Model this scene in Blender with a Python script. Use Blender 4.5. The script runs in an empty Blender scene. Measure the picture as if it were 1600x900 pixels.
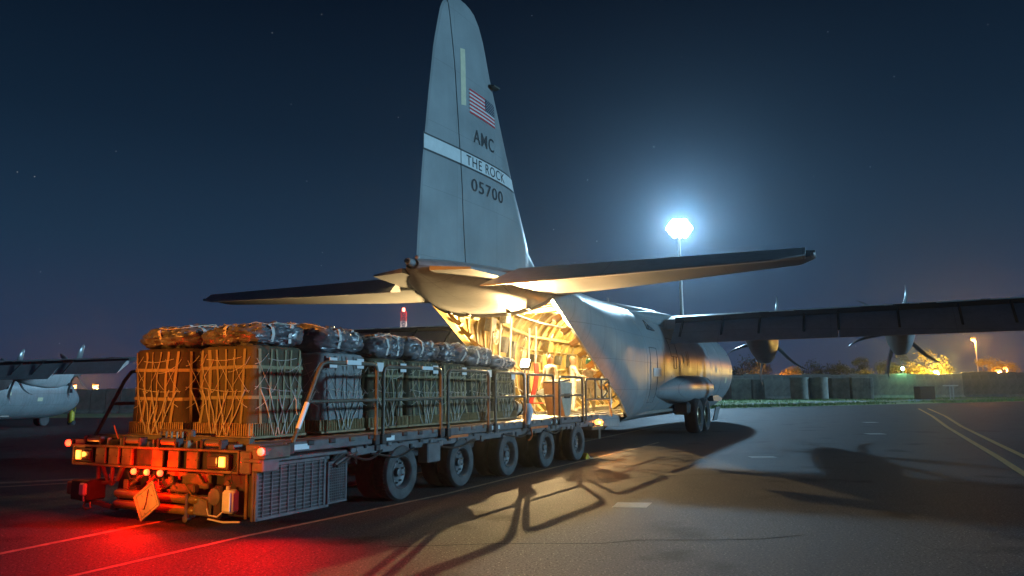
import bpy, bmesh, math, random
from math import sin, cos, pi, radians, sqrt, atan2
from mathutils import Vector, Matrix, noise

random.seed(7)
scn = bpy.context.scene
COL = scn.collection

# ------------------------------------------------------------------ camera
CAM_F, CAM_PITCH, CAM_ROLL, CAM_H = 1176.4, 0.13418, -0.00718, 1.83
cam = bpy.data.cameras.new('camera')
cam.sensor_width = 36.0
cam.lens = CAM_F / 1600.0 * 36.0
cam.clip_start, cam.clip_end = 0.05, 3000.0
camo = bpy.data.objects.new('camera', cam)
COL.objects.link(camo)
fwd = Vector((0, cos(CAM_PITCH), sin(CAM_PITCH)))
right = Vector((1, 0, 0))
down = -right.cross(fwd)
cr, sr = cos(CAM_ROLL), sin(CAM_ROLL)
rc = cr * right - sr * down
dc = sr * right + cr * down
M = Matrix((rc, -dc, -fwd)).transposed().to_4x4()
M.translation = Vector((0, 0, CAM_H))
camo.matrix_world = M
scn.camera = camo

# ------------------------------------------------------------------ view
scn.view_settings.view_transform = 'Standard'
scn.view_settings.look = 'None'
scn.view_settings.exposure = 0.0
scn.view_settings.gamma = 1.0
scn.cycles.use_denoising = True
scn.cycles.max_bounces = 5
scn.cycles.diffuse_bounces = 3
scn.cycles.glossy_bounces = 2
scn.cycles.transmission_bounces = 2
scn.cycles.volume_bounces = 0
scn.cycles.sample_clamp_indirect = 3.0
scn.cycles.caustics_reflective = False
scn.cycles.caustics_refractive = False

# ------------------------------------------------------------------ night sky (world)
w = bpy.data.worlds.new('World')
scn.world = w
w.use_nodes = True
nt = w.node_tree
nt.nodes.clear()
N = nt.nodes.new
L = nt.links.new
out = N('ShaderNodeOutputWorld')
bg = N('ShaderNodeBackground')
tc = N('ShaderNodeTexCoord')
sep = N('ShaderNodeSeparateXYZ')
L(tc.outputs['Generated'], sep.inputs[0])
ramp = N('ShaderNodeValToRGB')
L(sep.outputs['Z'], ramp.inputs[0])
er = ramp.color_ramp
er.elements[0].position = 0.0
er.elements[0].color = (0.028, 0.038, 0.080, 1)
er.elements[1].position = 0.75
er.elements[1].color = (0.0010, 0.0030, 0.0090, 1)
for ps, c in [(0.07, (0.020, 0.040, 0.088, 1)), (0.18, (0.0105, 0.032, 0.066, 1)), (0.32, (0.0050, 0.0165, 0.036, 1)), (0.5, (0.0018, 0.0055, 0.0140, 1))]:
    e = er.elements.new(ps)
    e.color = c
vor = N('ShaderNodeTexVoronoi')
vor.inputs['Scale'].default_value = 70.0
L(tc.outputs['Generated'], vor.inputs['Vector'])
lt = N('ShaderNodeMath'); lt.operation = 'LESS_THAN'
L(vor.outputs['Distance'], lt.inputs[0]); lt.inputs[1].default_value = 0.045
sepc = N('ShaderNodeSeparateColor')
L(vor.outputs['Color'], sepc.inputs[0])
gt = N('ShaderNodeMath'); gt.operation = 'GREATER_THAN'
L(sepc.outputs[0], gt.inputs[0]); gt.inputs[1].default_value = 0.82
mu = N('ShaderNodeMath'); mu.operation = 'MULTIPLY'
L(lt.outputs[0], mu.inputs[0]); L(gt.outputs[0], mu.inputs[1])
mu2 = N('ShaderNodeMath'); mu2.operation = 'MULTIPLY'
L(mu.outputs[0], mu2.inputs[0]); mu2.inputs[1].default_value = 0.22
comb = N('ShaderNodeCombineColor')
for i in range(3):
    L(mu2.outputs[0], comb.inputs[i])
addc = N('ShaderNodeMix'); addc.data_type = 'RGBA'; addc.blend_type = 'ADD'
addc.inputs[0].default_value = 1.0
L(ramp.outputs[0], addc.inputs[6]); L(comb.outputs[0], addc.inputs[7])
L(addc.outputs[2], bg.inputs[0])
bg.inputs[1].default_value = 1.0
L(bg.outputs[0], out.inputs[0])

# ------------------------------------------------------------------ added cool sun lamp, stand-in for unseen light from the right
cool_sun = bpy.data.lights.new('added_cool_sun', 'SUN')
cool_sun.energy = 2.3
cool_sun.angle = radians(3.0)
cool_sun.color = (0.36, 0.72, 1.0)
mo = bpy.data.objects.new('added_cool_sun', cool_sun)
COL.objects.link(mo)
md = Vector((0.95, -0.16, 0.15)).normalized()      # direction towards the added lamp
mo.rotation_euler = md.to_track_quat('Z', 'Y').to_euler()

# ------------------------------------------------------------------ frames of the two big machines
TH_A, AX, AY = 0.43122, -2.2455, 15.9177      # aircraft heading and tail-end ground point
TH_L, LX, LY = 0.47535, -1.8731, 12.9921      # loader heading and ground point under its rear right axle


def wA(a, s, z=0.0):
    return Vector((AX + a * sin(TH_A) + s * cos(TH_A), AY + a * cos(TH_A) - s * sin(TH_A), z))


def wL(a, s, z=0.0):
    return Vector((LX + a * sin(TH_L) + s * cos(TH_L), LY + a * cos(TH_L) - s * sin(TH_L), z))


# ------------------------------------------------------------------ helpers
class MB:
    """collects shapes, builds one mesh object"""

    def __init__(self):
        self.v = []
        self.f = []

    def add(self, vs, fs):
        o = len(self.v)
        self.v += [tuple(q) for q in vs]
        self.f += [tuple(i + o for i in f) for f in fs]
        return self

    def box(self, c, d, rz=0.0, rx=0.0, ry=0.0):
        hx, hy, hz = d[0] / 2, d[1] / 2, d[2] / 2
        R = Matrix.Rotation(rz, 3, 'Z') @ Matrix.Rotation(ry, 3, 'Y') @ Matrix.Rotation(rx, 3, 'X')
        vs = [R @ Vector((x, y, z)) + Vector(c) for x in (-hx, hx) for y in (-hy, hy) for z in (-hz, hz)]
        return self.add(vs, [(0, 1, 3, 2), (4, 6, 7, 5), (0, 4, 5, 1), (2, 3, 7, 6), (0, 2, 6, 4), (1, 5, 7, 3)])

    def bbox(self, c, d, b=0.01, rz=0.0, rx=0.0, ry=0.0):
        """box with chamfered edges"""
        bm = bmesh.new()
        bmesh.ops.create_cube(bm, size=1.0)
        for q in bm.verts:
            q.co = Vector((q.co.x * d[0], q.co.y * d[1], q.co.z * d[2]))
        b = min(b, 0.3 * min(d))
        bmesh.ops.bevel(bm, geom=bm.edges[:], offset=b, segments=1, affect='EDGES', profile=0.5)
        R = Matrix.Rotation(rz, 3, 'Z') @ Matrix.Rotation(ry, 3, 'Y') @ Matrix.Rotation(rx, 3, 'X')
        bm.verts.index_update()
        vs = [R @ q.co + Vector(c) for q in bm.verts]
        fs = [tuple(x.index for x in f.verts) for f in bm.faces]
        bm.free()
        return self.add(vs, fs)

    def loft(self, rings, closed=True, caps=True):
        n = len(rings[0])
        vs = [q for r in rings for q in r]
        fs = []
        m = n if closed else n - 1
        for i in range(len(rings) - 1):
            for j in range(m):
                k = (j + 1) % n
                fs.append((i * n + j, i * n + k, (i + 1) * n + k, (i + 1) * n + j))
        if caps and closed:
            fs.append(tuple(range(n - 1, -1, -1)))
            fs.append(tuple(range((len(rings) - 1) * n, len(rings) * n)))
        return self.add(vs, fs)

    def tube(self, pts, r, n=8, closed=False, caps=True):
        pts = [Vector(q) for q in pts]
        rr = r if isinstance(r, (list, tuple)) else [r] * len(pts)
        rings = []
        up = None
        for i, q in enumerate(pts):
            if closed:
                t = pts[(i + 1) % len(pts)] - pts[i - 1]
            else:
                t = pts[min(i + 1, len(pts) - 1)] - pts[max(i - 1, 0)]
            t.normalize()
            if up is None:
                up = Vector((0, 0, 1)) if abs(t.z) < 0.9 else Vector((1, 0, 0))
            x = up.cross(t)
            if x.length < 1e-4:
                x = Vector((1, 0, 0)).cross(t)
            x.normalize()
            y = t.cross(x)
            up = y
            rings.append([q + rr[i] * (cos(2 * pi * k / n) * x + sin(2 * pi * k / n) * y) for k in range(n)])
        if closed:
            rings.append(rings[0])
        return self.loft(rings, True, caps and not closed)

    def cyl(self, p, q, r, n=16, r2=None):
        return self.tube([p, q], [r, r if r2 is None else r2], n)

    def lathe(self, prof, axis='Z', c=(0, 0, 0), n=32, caps=True):
        """prof = [(radius, height)...] about an axis through c"""
        rings = []
        for r, h in prof:
            ring = []
            for k in range(n):
                t = 2 * pi * k / n
                if axis == 'Z':
                    q = (r * cos(t), r * sin(t), h)
                elif axis == 'X':
                    q = (h, r * cos(t), r * sin(t))
                else:
                    q = (r * sin(t), h, r * cos(t))
                ring.append(Vector(q) + Vector(c))
            rings.append(ring)
        return self.loft(rings, True, caps)

    def prism(self, poly, d0, d1, axis='X'):
        """extrude a 2D outline along an axis"""
        def P(u, v, d):
            return (d, u, v) if axis == 'X' else ((u, d, v) if axis == 'Y' else (u, v, d))
        n = len(poly)
        vs = [P(u, v, d0) for u, v in poly] + [P(u, v, d1) for u, v in poly]
        fs = [tuple(range(n)), tuple(range(2 * n - 1, n - 1, -1))]
        fs += [(i, n + i, n + (i + 1) % n, (i + 1) % n) for i in range(n)]
        return self.add(vs, fs)

    def build(self, name, mat, parent=None, smooth=None, loc=None, fix=True):
        me = bpy.data.meshes.new(name)
        me.from_pydata(self.v, [], self.f)
        if fix:
            bm = bmesh.new()
            bm.from_mesh(me)
            bmesh.ops.recalc_face_normals(bm, faces=bm.faces[:])
            bm.to_mesh(me)
            bm.free()
        if smooth is not None:
            for q in me.polygons:
                q.use_smooth = True
            if smooth < 179:
                me.set_sharp_from_angle(angle=radians(smooth))
        me.materials.append(mat)
        o = bpy.data.objects.new(name, me)
        COL.objects.link(o)
        if parent is not None:
            o.parent = parent
        if loc is not None:
            o.location = loc
        return o


def tag(o, label=None, cat=None, group=None, kind=None):
    if label:
        o['label'] = label
    if cat:
        o['category'] = cat
    if group:
        o['group'] = group
    if kind:
        o['kind'] = kind
    return o


def thing(name, label, cat, loc=(0, 0, 0), rz=0.0, group=None):
    o = bpy.data.objects.new(name, None)
    o.empty_display_size = 0.3
    COL.objects.link(o)
    o.location = loc
    o.rotation_euler = (0, 0, rz)
    return tag(o, label, cat, group)


def copy_tree(o, parent=None, skip=()):
    c = o.copy()
    COL.objects.link(c)
    if parent is not None:
        c.parent = parent
    for ch in list(o.children):
        if ch.name.split('.')[0] not in skip:
            copy_tree(ch, c, skip)
    return c


# ------------------------------------------------------------------ materials
def mat(name, col, rough=0.6, metal=0.0, var=0.0, vscale=6.0, bump=0.0, bscale=40.0, spec=0.5, col2=None, stretch=None,
        c2amt=0.5, emit=None, estr=0.0, coat=0.0, rvar=0.0):
    m = bpy.data.materials.new(name)
    m.use_nodes = True
    t = m.node_tree
    b = t.nodes['Principled BSDF']
    b.inputs['Base Color'].default_value = (*col, 1)
    b.inputs['Roughness'].default_value = rough
    b.inputs['Metallic'].default_value = metal
    b.inputs['Specular IOR Level'].default_value = spec
    b.inputs['Coat Weight'].default_value = coat
    if emit:
        b.inputs['Emission Color'].default_value = (*emit, 1)
        b.inputs['Emission Strength'].default_value = estr
    co = t.nodes.new('ShaderNodeTexCoord')
    mp = t.nodes.new('ShaderNodeMapping')
    t.links.new(co.outputs['Object'], mp.inputs[0])
    if stretch:
        mp.inputs['Scale'].default_value = stretch
    if var > 0 or col2 or rvar > 0:
        nz = t.nodes.new('ShaderNodeTexNoise')
        nz.inputs['Scale'].default_value = vscale
        nz.inputs['Detail'].default_value = 6.0
        nz.inputs['Roughness'].default_value = 0.65
        t.links.new(mp.outputs[0], nz.inputs['Vector'])
        rp = t.nodes.new('ShaderNodeValToRGB')
        rp.color_ramp.elements[0].position = 0.5 - 0.5 * c2amt * 0.6
        rp.color_ramp.elements[1].position = 0.5 + 0.5 * c2amt * 0.6
        a0 = tuple(max(0.0, x * (1 - var)) for x in col)
        a1 = col2 if col2 else tuple(x * (1 + var) for x in col)
        rp.color_ramp.elements[0].color = (*a0, 1)
        rp.color_ramp.elements[1].color = (*a1, 1)
        t.links.new(nz.outputs['Fac'], rp.inputs[0])
        t.links.new(rp.outputs[0], b.inputs['Base Color'])
        if rvar > 0:
            mr = t.nodes.new('ShaderNodeMapRange')
            mr.inputs[1].default_value = 0.3
            mr.inputs[2].default_value = 0.7
            mr.inputs[3].default_value = rough - rvar
            mr.inputs[4].default_value = rough + rvar
            t.links.new(nz.outputs['Fac'], mr.inputs[0])
            t.links.new(mr.outputs[0], b.inputs['Roughness'])
    if bump > 0:
        nb = t.nodes.new('ShaderNodeTexNoise')
        nb.inputs['Scale'].default_value = bscale
        nb.inputs['Detail'].default_value = 5.0
        t.links.new(mp.outputs[0], nb.inputs['Vector'])
        bp = t.nodes.new('ShaderNodeBump')
        bp.inputs['Strength'].default_value = bump
        bp.inputs['Distance'].default_value = 0.02
        t.links.new(nb.outputs['Fac'], bp.inputs['Height'])
        t.links.new(bp.outputs[0], b.inputs['Normal'])
    return m


def skin_material(name, col, rough, axis_y=True, pitch=1.02, cross=0.9, line=0.55, streak=0.35):
    """painted aircraft skin: panel joints, rivet grime, soft streaks"""
    m = mat(name, col, rough, 0.0, var=0.17, vscale=0.9, bump=0.14, bscale=2.6, rvar=0.09, c2amt=0.9)
    t = m.node_tree
    b = t.nodes['Principled BSDF']
    co = t.nodes.new('ShaderNodeTexCoord')
    sp = t.nodes.new('ShaderNodeSeparateXYZ')
    t.links.new(co.outputs['Object'], sp.inputs[0])
    facs = []
    for o, p_ in (('Y', pitch), ('Z', cross), ('X', cross * 1.3)):
        d = t.nodes.new('ShaderNodeMath'); d.operation = 'DIVIDE'
        t.links.new(sp.outputs[o], d.inputs[0]); d.inputs[1].default_value = p_
        fr = t.nodes.new('ShaderNodeMath'); fr.operation = 'FRACT'
        t.links.new(d.outputs[0], fr.inputs[0])
        l_ = t.nodes.new('ShaderNodeMath'); l_.operation = 'LESS_THAN'
        t.links.new(fr.outputs[0], l_.inputs[0]); l_.inputs[1].default_value = 0.016 / p_
        facs.append(l_)
    mx = t.nodes.new('ShaderNodeMath'); mx.operation = 'MAXIMUM'
    t.links.new(facs[0].outputs[0], mx.inputs[0]); t.links.new(facs[1].outputs[0], mx.inputs[1])
    mx2 = t.nodes.new('ShaderNodeMath'); mx2.operation = 'MAXIMUM'
    t.links.new(mx.outputs[0], mx2.inputs[0]); t.links.new(facs[2].outputs[0], mx2.inputs[1])
    sc_ = t.nodes.new('ShaderNodeMath'); sc_.operation = 'MULTIPLY'
    t.links.new(mx2.outputs[0], sc_.inputs[0]); sc_.inputs[1].default_value = line
    # run-down streaks of grime
    ms = t.nodes.new('ShaderNodeMapping'); ms.inputs['Scale'].default_value = (2.2, 3.4, 0.35)
    t.links.new(co.outputs['Object'], ms.inputs[0])
    ns = t.nodes.new('ShaderNodeTexNoise'); ns.inputs['Scale'].default_value = 2.0; ns.inputs['Detail'].default_value = 7; ns.inputs['Roughness'].default_value = 0.7
    t.links.new(ms.outputs[0], ns.inputs['Vector'])
    rs_ = t.nodes.new('ShaderNodeValToRGB')
    rs_.color_ramp.elements[0].position = 0.36; rs_.color_ramp.elements[0].color = (0.62, 0.60, 0.58, 1)
    rs_.color_ramp.elements[1].position = 0.56; rs_.color_ramp.elements[1].color = (1.04, 1.04, 1.04, 1)
    t.links.new(ns.outputs['Fac'], rs_.inputs[0])
    mst = t.nodes.new('ShaderNodeMix'); mst.data_type = 'RGBA'; mst.blend_type = 'MULTIPLY'; mst.inputs[0].default_value = streak
    t.links.new(b.inputs['Base Color'].links[0].from_socket, mst.inputs[6]); t.links.new(rs_.outputs[0], mst.inputs[7])
    # rivet rows beside the joints
    rv = t.nodes.new('ShaderNodeTexVoronoi'); rv.inputs['Scale'].default_value = 9.0
    t.links.new(co.outputs['Object'], rv.inputs['Vector'])
    mix = t.nodes.new('ShaderNodeMix'); mix.data_type = 'RGBA'
    src = mst.outputs[2]
    t.links.new(sc_.outputs[0], mix.inputs[0])
    t.links.new(src, mix.inputs[6])
    mix.inputs[7].default_value = (col[0] * 0.25, col[1] * 0.25, col[2] * 0.25, 1)
    t.links.new(mix.outputs[2], b.inputs['Base Color'])
    return m


def lamp_mat(name, col, strength):
    return mat(name, (0.8, 0.8, 0.8), 0.4, emit=col, estr=strength)


M_SKIN = skin_material('aircraft_grey_paint', (0.235, 0.262, 0.275), 0.36)
M_FIN = skin_material('fin_grey_paint', (0.245, 0.275, 0.285), 0.45, pitch=1.9, cross=1.6, line=0.26, streak=0.10)
M_WING = skin_material('wing_grey_paint', (0.40, 0.42, 0.43), 0.42, pitch=1.3, cross=3.0, line=0.5)
M_LINE = mat('black_marking_paint', (0.02, 0.025, 0.03), 0.5)
M_DARKG = mat('dark_gap', (0.02, 0.022, 0.025), 0.7)
M_WHITE = mat('white_marking_paint', (0.62, 0.66, 0.66), 0.5, var=0.06)
M_CREAM = mat('cream_strip_paint', (0.62, 0.58, 0.40), 0.5, var=0.08)
M_RED = mat('red_marking_paint', (0.55, 0.04, 0.05), 0.5)
M_NAVY = mat('dark_blue_marking_paint', (0.015, 0.03, 0.06), 0.5)
M_PROP = mat('propeller_paint', (0.20, 0.22, 0.23), 0.25, metal=0.2, spec=0.9)
M_TYRE = mat('tyre_rubber', (0.028, 0.028, 0.030), 0.85, var=0.25, vscale=9, bump=0.2, bscale=60)
M_SIDEW = mat('dusty_sidewall_rubber', (0.065, 0.068, 0.07), 0.9, var=0.3, vscale=5, bump=0.1, bscale=50)
M_RIM = mat('grey_rim_paint', (0.085, 0.09, 0.095), 0.5, metal=0.1, var=0.3, vscale=8)
M_LINER = mat('bay_liner', (0.40, 0.29, 0.09), 0.55, var=0.28, vscale=3.0, bump=0.5, bscale=9)
M_FRAME = mat('bay_frame_primer', (0.22, 0.18, 0.06), 0.5, var=0.2, vscale=5)
M_BAYDARK = mat('bay_equipment_dark', (0.06, 0.065, 0.05), 0.5, var=0.4, vscale=6)
M_BAYWHITE = mat('bay_padding_white', (0.75, 0.72, 0.62), 0.6, var=0.1)
M_FLOOR = mat('bay_floor_metal', (0.35, 0.33, 0.30), 0.38, metal=0.6, var=0.25, vscale=8, bump=0.2)
M_WEB = mat('red_webbing', (0.55, 0.035, 0.02), 0.8, bump=0.4, bscale=60)
M_STEEL = mat('bare_steel', (0.32, 0.33, 0.33), 0.35, metal=0.9, var=0.2, vscale=12)
M_LOAD = mat('loader_green_paint', (0.085, 0.082, 0.062), 0.5, var=0.35, vscale=5.0, bump=0.12, bscale=30, rvar=0.12)
M_LOADG = mat('loader_grey_paint', (0.10, 0.10, 0.105), 0.55, var=0.3, vscale=5, bump=0.1, bscale=30, rvar=0.1)
M_LOADB = mat('loader_brown_paint', (0.11, 0.075, 0.042), 0.5, var=0.35, vscale=5, bump=0.12, rvar=0.12)
M_BLACK = mat('black_steel', (0.022, 0.022, 0.024), 0.6, var=0.4, vscale=7)
M_HOSE = mat('hose_rubber', (0.03, 0.03, 0.03), 0.45)
M_PIPE = mat('yellowed_tank_paint', (0.13, 0.09, 0.03), 0.35, var=0.2, vscale=6)
M_PLAS = mat('white_plastic_tank', (0.50, 0.56, 0.60), 0.4, var=0.1)
M_PLAC = mat('placard_aluminium', (0.52, 0.40, 0.30), 0.5, var=0.15, vscale=8)
M_REFL = mat('reflective_tape', (0.72, 0.78, 0.80), 0.35)
M_ROLL = mat('roller_zinc', (0.36, 0.30, 0.20), 0.3, metal=0.7, var=0.2)
M_ORANGE = mat('orange_edge_paint', (0.62, 0.14, 0.03), 0.5, var=0.2)
M_YELLOW = mat('safety_yellow_paint', (0.60, 0.46, 0.03), 0.5, var=0.15)
M_CONC = mat('weathered_concrete', (0.36, 0.34, 0.30), 0.9, var=0.3, vscale=0.8, bump=0.4, bscale=8)
M_CONCD = mat('dark_concrete', (0.20, 0.19, 0.17), 0.9, var=0.3, vscale=0.8, bump=0.4, bscale=8)
M_GALV = mat('galvanised_pole', (0.45, 0.46, 0.46), 0.5, metal=0.4, var=0.1)
M_GLASS = mat('cockpit_glass', (0.015, 0.018, 0.02), 0.08, spec=0.9)
M_CRED = mat('tower_red_paint', (0.55, 0.06, 0.04), 0.6)
M_CWHT = mat('tower_white_paint', (0.7, 0.7, 0.68), 0.6)


def add_light(name, kind, loc, energy, col, parent=None, size=0.1, spot=None, blend=0.3, target=None, shape=None):
    d = bpy.data.lights.new(name, kind)
    d.energy = energy
    d.color = col
    if kind in ('POINT', 'SPOT'):
        d.shadow_soft_size = size
    if kind == 'AREA':
        d.size = size
    if kind == 'SPOT':
        d.spot_size = spot
        d.spot_blend = blend
    o = bpy.data.objects.new(name, d)
    COL.objects.link(o)
    o.location = loc
    if target is not None:
        o.rotation_euler = (Vector(loc) - Vector(target)).to_track_quat('Z', 'Y').to_euler()
    if parent is not None:
        o.parent = parent
    return o


def lerp_table(tab, x):
    if x <= tab[0][0]:
        return tab[0][1:]
    for i in range(len(tab) - 1):
        if x <= tab[i + 1][0]:
            t = (x - tab[i][0]) / (tab[i + 1][0] - tab[i][0])
            return tuple(p_ + (q - p_) * t for p_, q in zip(tab[i][1:], tab[i + 1][1:]))
    return tab[-1][1:]
# ================================================================== SETTING
def ground_z(x, y):
    t = min(1.0, max(0.0, (-x - 13.0) / 22.0))
    return -0.93 * t * t * (3 - 2 * t)


def sheet(name, xs, ys, dz, m, kind='structure', parent=None):
    mb = MB()
    nx, ny = len(xs), len(ys)
    mb.add([(x, y, ground_z(x, y) + dz) for y in ys for x in xs],
           [(j * nx + i, j * nx + i + 1, (j + 1) * nx + i + 1, (j + 1) * nx + i) for j in range(ny - 1) for i in range(nx - 1)])
    o = mb.build(name, m, parent, smooth=180)
    if kind:
        o['kind'] = kind
    return o


def asphalt_material():
    m = bpy.data.materials.new('asphalt')
    m.use_nodes = True
    t = m.node_tree
    N_, L_ = t.nodes.new, t.links.new
    b = t.nodes['Principled BSDF']
    co = N_('ShaderNodeTexCoord')
    big = N_('ShaderNodeTexNoise'); big.inputs['Scale'].default_value = 0.16; big.inputs['Detail'].default_value = 5
    L_(co.outputs['Object'], big.inputs['Vector'])
    fine = N_('ShaderNodeTexNoise'); fine.inputs['Scale'].default_value = 34.0; fine.inputs['Detail'].default_value = 8; fine.inputs['Roughness'].default_value = 0.75
    L_(co.outputs['Object'], fine.inputs['Vector'])
    vo = N_('ShaderNodeTexVoronoi'); vo.inputs['Scale'].default_value = 38.0
    L_(co.outputs['Object'], vo.inputs['Vector'])
    r1 = N_('ShaderNodeValToRGB')
    r1.color_ramp.elements[0].position = 0.35; r1.color_ramp.elements[0].color = (0.016, 0.017, 0.019, 1)
    r1.color_ramp.elements[1].position = 0.68; r1.color_ramp.elements[1].color = (0.035, 0.035, 0.036, 1)
    L_(big.outputs['Fac'], r1.inputs[0])
    r2 = N_('ShaderNodeValToRGB')
    r2.color_ramp.elements[0].position = 0.30; r2.color_ramp.elements[0].color = (0.20, 0.20, 0.20, 1)
    r2.color_ramp.elements[1].position = 0.72; r2.color_ramp.elements[1].color = (2.1, 2.1, 2.1, 1)
    L_(fine.outputs['Fac'], r2.inputs[0])
    mul = N_('ShaderNodeMix'); mul.data_type = 'RGBA'; mul.blend_type = 'MULTIPLY'; mul.inputs[0].default_value = 1.0
    L_(r1.outputs[0], mul.inputs[6]); L_(r2.outputs[0], mul.inputs[7])
    # pale stones
    sc = N_('ShaderNodeSeparateColor'); L_(vo.outputs['Color'], sc.inputs[0])
    g = N_('ShaderNodeMath'); g.operation = 'GREATER_THAN'; L_(sc.outputs[0], g.inputs[0]); g.inputs[1].default_value = 0.90
    l = N_('ShaderNodeMath'); l.operation = 'LESS_THAN'; L_(vo.outputs['Distance'], l.inputs[0]); l.inputs[1].default_value = 0.32
    gl = N_('ShaderNodeMath'); gl.operation = 'MULTIPLY'; L_(g.outputs[0], gl.inputs[0]); L_(l.outputs[0], gl.inputs[1])
    st = N_('ShaderNodeMix'); st.data_type = 'RGBA'
    L_(gl.outputs[0], st.inputs[0]); L_(mul.outputs[2], st.inputs[6]); st.inputs[7].default_value = (0.20, 0.195, 0.18, 1)
    # tar joints every 7.6 m and oily stains
    mp = N_('ShaderNodeMapping'); mp.inputs['Rotation'].default_value = (0, 0, 0.035)
    L_(co.outputs['Object'], mp.inputs[0])
    sx = N_('ShaderNodeSeparateXYZ'); L_(mp.outputs[0], sx.inputs[0])
    wob = N_('ShaderNodeTexNoise'); wob.inputs['Scale'].default_value = 0.8; L_(co.outputs['Object'], wob.inputs['Vector'])
    js = []
    for ax, off in (('Y', 2.78), ('X', 3.1)):
        ad = N_('ShaderNodeMath'); ad.operation = 'ADD'; L_(sx.outputs[ax], ad.inputs[0]); ad.inputs[1].default_value = off
        w2 = N_('ShaderNodeMath'); w2.operation = 'MULTIPLY_ADD'; L_(wob.outputs['Fac'], w2.inputs[0]); w2.inputs[1].default_value = 0.10
        L_(ad.outputs[0], w2.inputs[2])
        dv = N_('ShaderNodeMath'); dv.operation = 'DIVIDE'; L_(w2.outputs[0], dv.inputs[0]); dv.inputs[1].default_value = 7.6
        fr = N_('ShaderNodeMath'); fr.operation = 'FRACT'; L_(dv.outputs[0], fr.inputs[0])
        le = N_('ShaderNodeMath'); le.operation = 'LESS_THAN'; L_(fr.outputs[0], le.inputs[0]); le.inputs[1].default_value = 0.0062
        js.append(le)
    mxm = N_('ShaderNodeMath'); mxm.operation = 'MAXIMUM'; L_(js[0].outputs[0], mxm.inputs[0]); L_(js[1].outputs[0], mxm.inputs[1])
    jm = N_('ShaderNodeMix'); jm.data_type = 'RGBA'
    L_(mxm.outputs[0], jm.inputs[0]); L_(st.outputs[2], jm.inputs[6]); jm.inputs[7].default_value = (0.014, 0.014, 0.015, 1)
    spot = N_('ShaderNodeTexNoise'); spot.inputs['Scale'].default_value = 0.75; spot.inputs['Detail'].default_value = 4
    L_(co.outputs['Object'], spot.inputs['Vector'])
    r3 = N_('ShaderNodeValToRGB')
    r3.color_ramp.elements[0].position = 0.30; r3.color_ramp.elements[0].color = (0.45, 0.45, 0.45, 1)
    r3.color_ramp.elements[1].position = 0.42; r3.color_ramp.elements[1].color = (1, 1, 1, 1)
    L_(spot.outputs['Fac'], r3.inputs[0])
    fin = N_('ShaderNodeMix'); fin.data_type = 'RGBA'; fin.blend_type = 'MULTIPLY'; fin.inputs[0].default_value = 1.0
    L_(jm.outputs[2], fin.inputs[6]); L_(r3.outputs[0], fin.inputs[7])
    L_(fin.outputs[2], b.inputs['Base Color'])
    rr = N_('ShaderNodeMapRange'); rr.inputs[3].default_value = 0.60; rr.inputs[4].default_value = 0.76
    L_(big.outputs['Fac'], rr.inputs[0]); L_(rr.outputs[0], b.inputs['Roughness'])
    sm = N_('ShaderNodeMapRange'); sm.inputs[1].default_value = 0.36; sm.inputs[2].default_value = 0.64; sm.inputs[3].default_value = 0.0; sm.inputs[4].default_value = 1.0
    L_(fine.outputs['Fac'], sm.inputs[0])
    sm2 = N_('ShaderNodeMath'); sm2.operation = 'MULTIPLY'; L_(sm.outputs[0], sm2.inputs[0]); L_(r3.outputs[0], sm2.inputs[1]); L_(sm2.outputs[0], b.inputs['Specular IOR Level'])
    b.inputs['Specular IOR Level'].default_value = 0.5
    bp = N_('ShaderNodeBump'); bp.inputs['Strength'].default_value = 0.8; bp.inputs['Distance'].default_value = 0.02
    L_(fine.outputs['Fac'], bp.inputs['Height']); L_(bp.outputs[0], b.inputs['Normal'])
    return m


M_ASPH = asphalt_material()


def frange(a, b, n):
    return [a + (b - a) * i / (n - 1) for i in range(n)]


apron = sheet('apron', [-1500, -600, -200, -90] + frange(-60, -8, 27) + [0, 20, 60, 120, 300, 700, 1500], [-300, -60, -20, 0, 10, 20, 30, 40, 60, 80, 100, 200, 500, 1800], 0.0, M_ASPH)
M_PAINTW = mat('worn_white_road_paint', (0.62, 0.62, 0.58), 0.7, var=0.25, vscale=14, col2=(0.70, 0.70, 0.66), c2amt=0.6, bump=0.3)
M_PAINTY = mat('worn_yellow_road_paint', (0.55, 0.34, 0.10), 0.7, var=0.45, vscale=9, c2amt=0.8, bump=0.3)
M_PAINTL = mat('faded_line_paint', (0.30, 0.25, 0.18), 0.75, var=0.5, vscale=7, c2amt=0.8, bump=0.3)


def strip(name, pts, width, m, dz=0.004, n=10):
    """painted line following ground points"""
    P = []
    for i in range(len(pts) - 1):
        for k in range(n):
            t = k / n
            P.append(Vector((pts[i][0] + (pts[i + 1][0] - pts[i][0]) * t, pts[i][1] + (pts[i + 1][1] - pts[i][1]) * t)))
    P.append(Vector(pts[-1]))
    mb = MB()
    vs = []
    for i, q in enumerate(P):
        t = (P[min(i + 1, len(P) - 1)] - P[max(i - 1, 0)]).normalized()
        nrm = Vector((-t.y, t.x))
        for s_ in (-1, 1):
            e = q + nrm * s_ * width / 2 * (1 + 0.06 * noise.noise(Vector((q.x * 3, q.y * 3, s_))))
            vs.append((e.x, e.y, ground_z(e.x, e.y) + dz))
    mb.add(vs, [(2 * i, 2 * i + 1, 2 * i + 3, 2 * i + 2) for i in range(len(P) - 1)])
    o = mb.build(name, m, apron)
    return o


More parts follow.
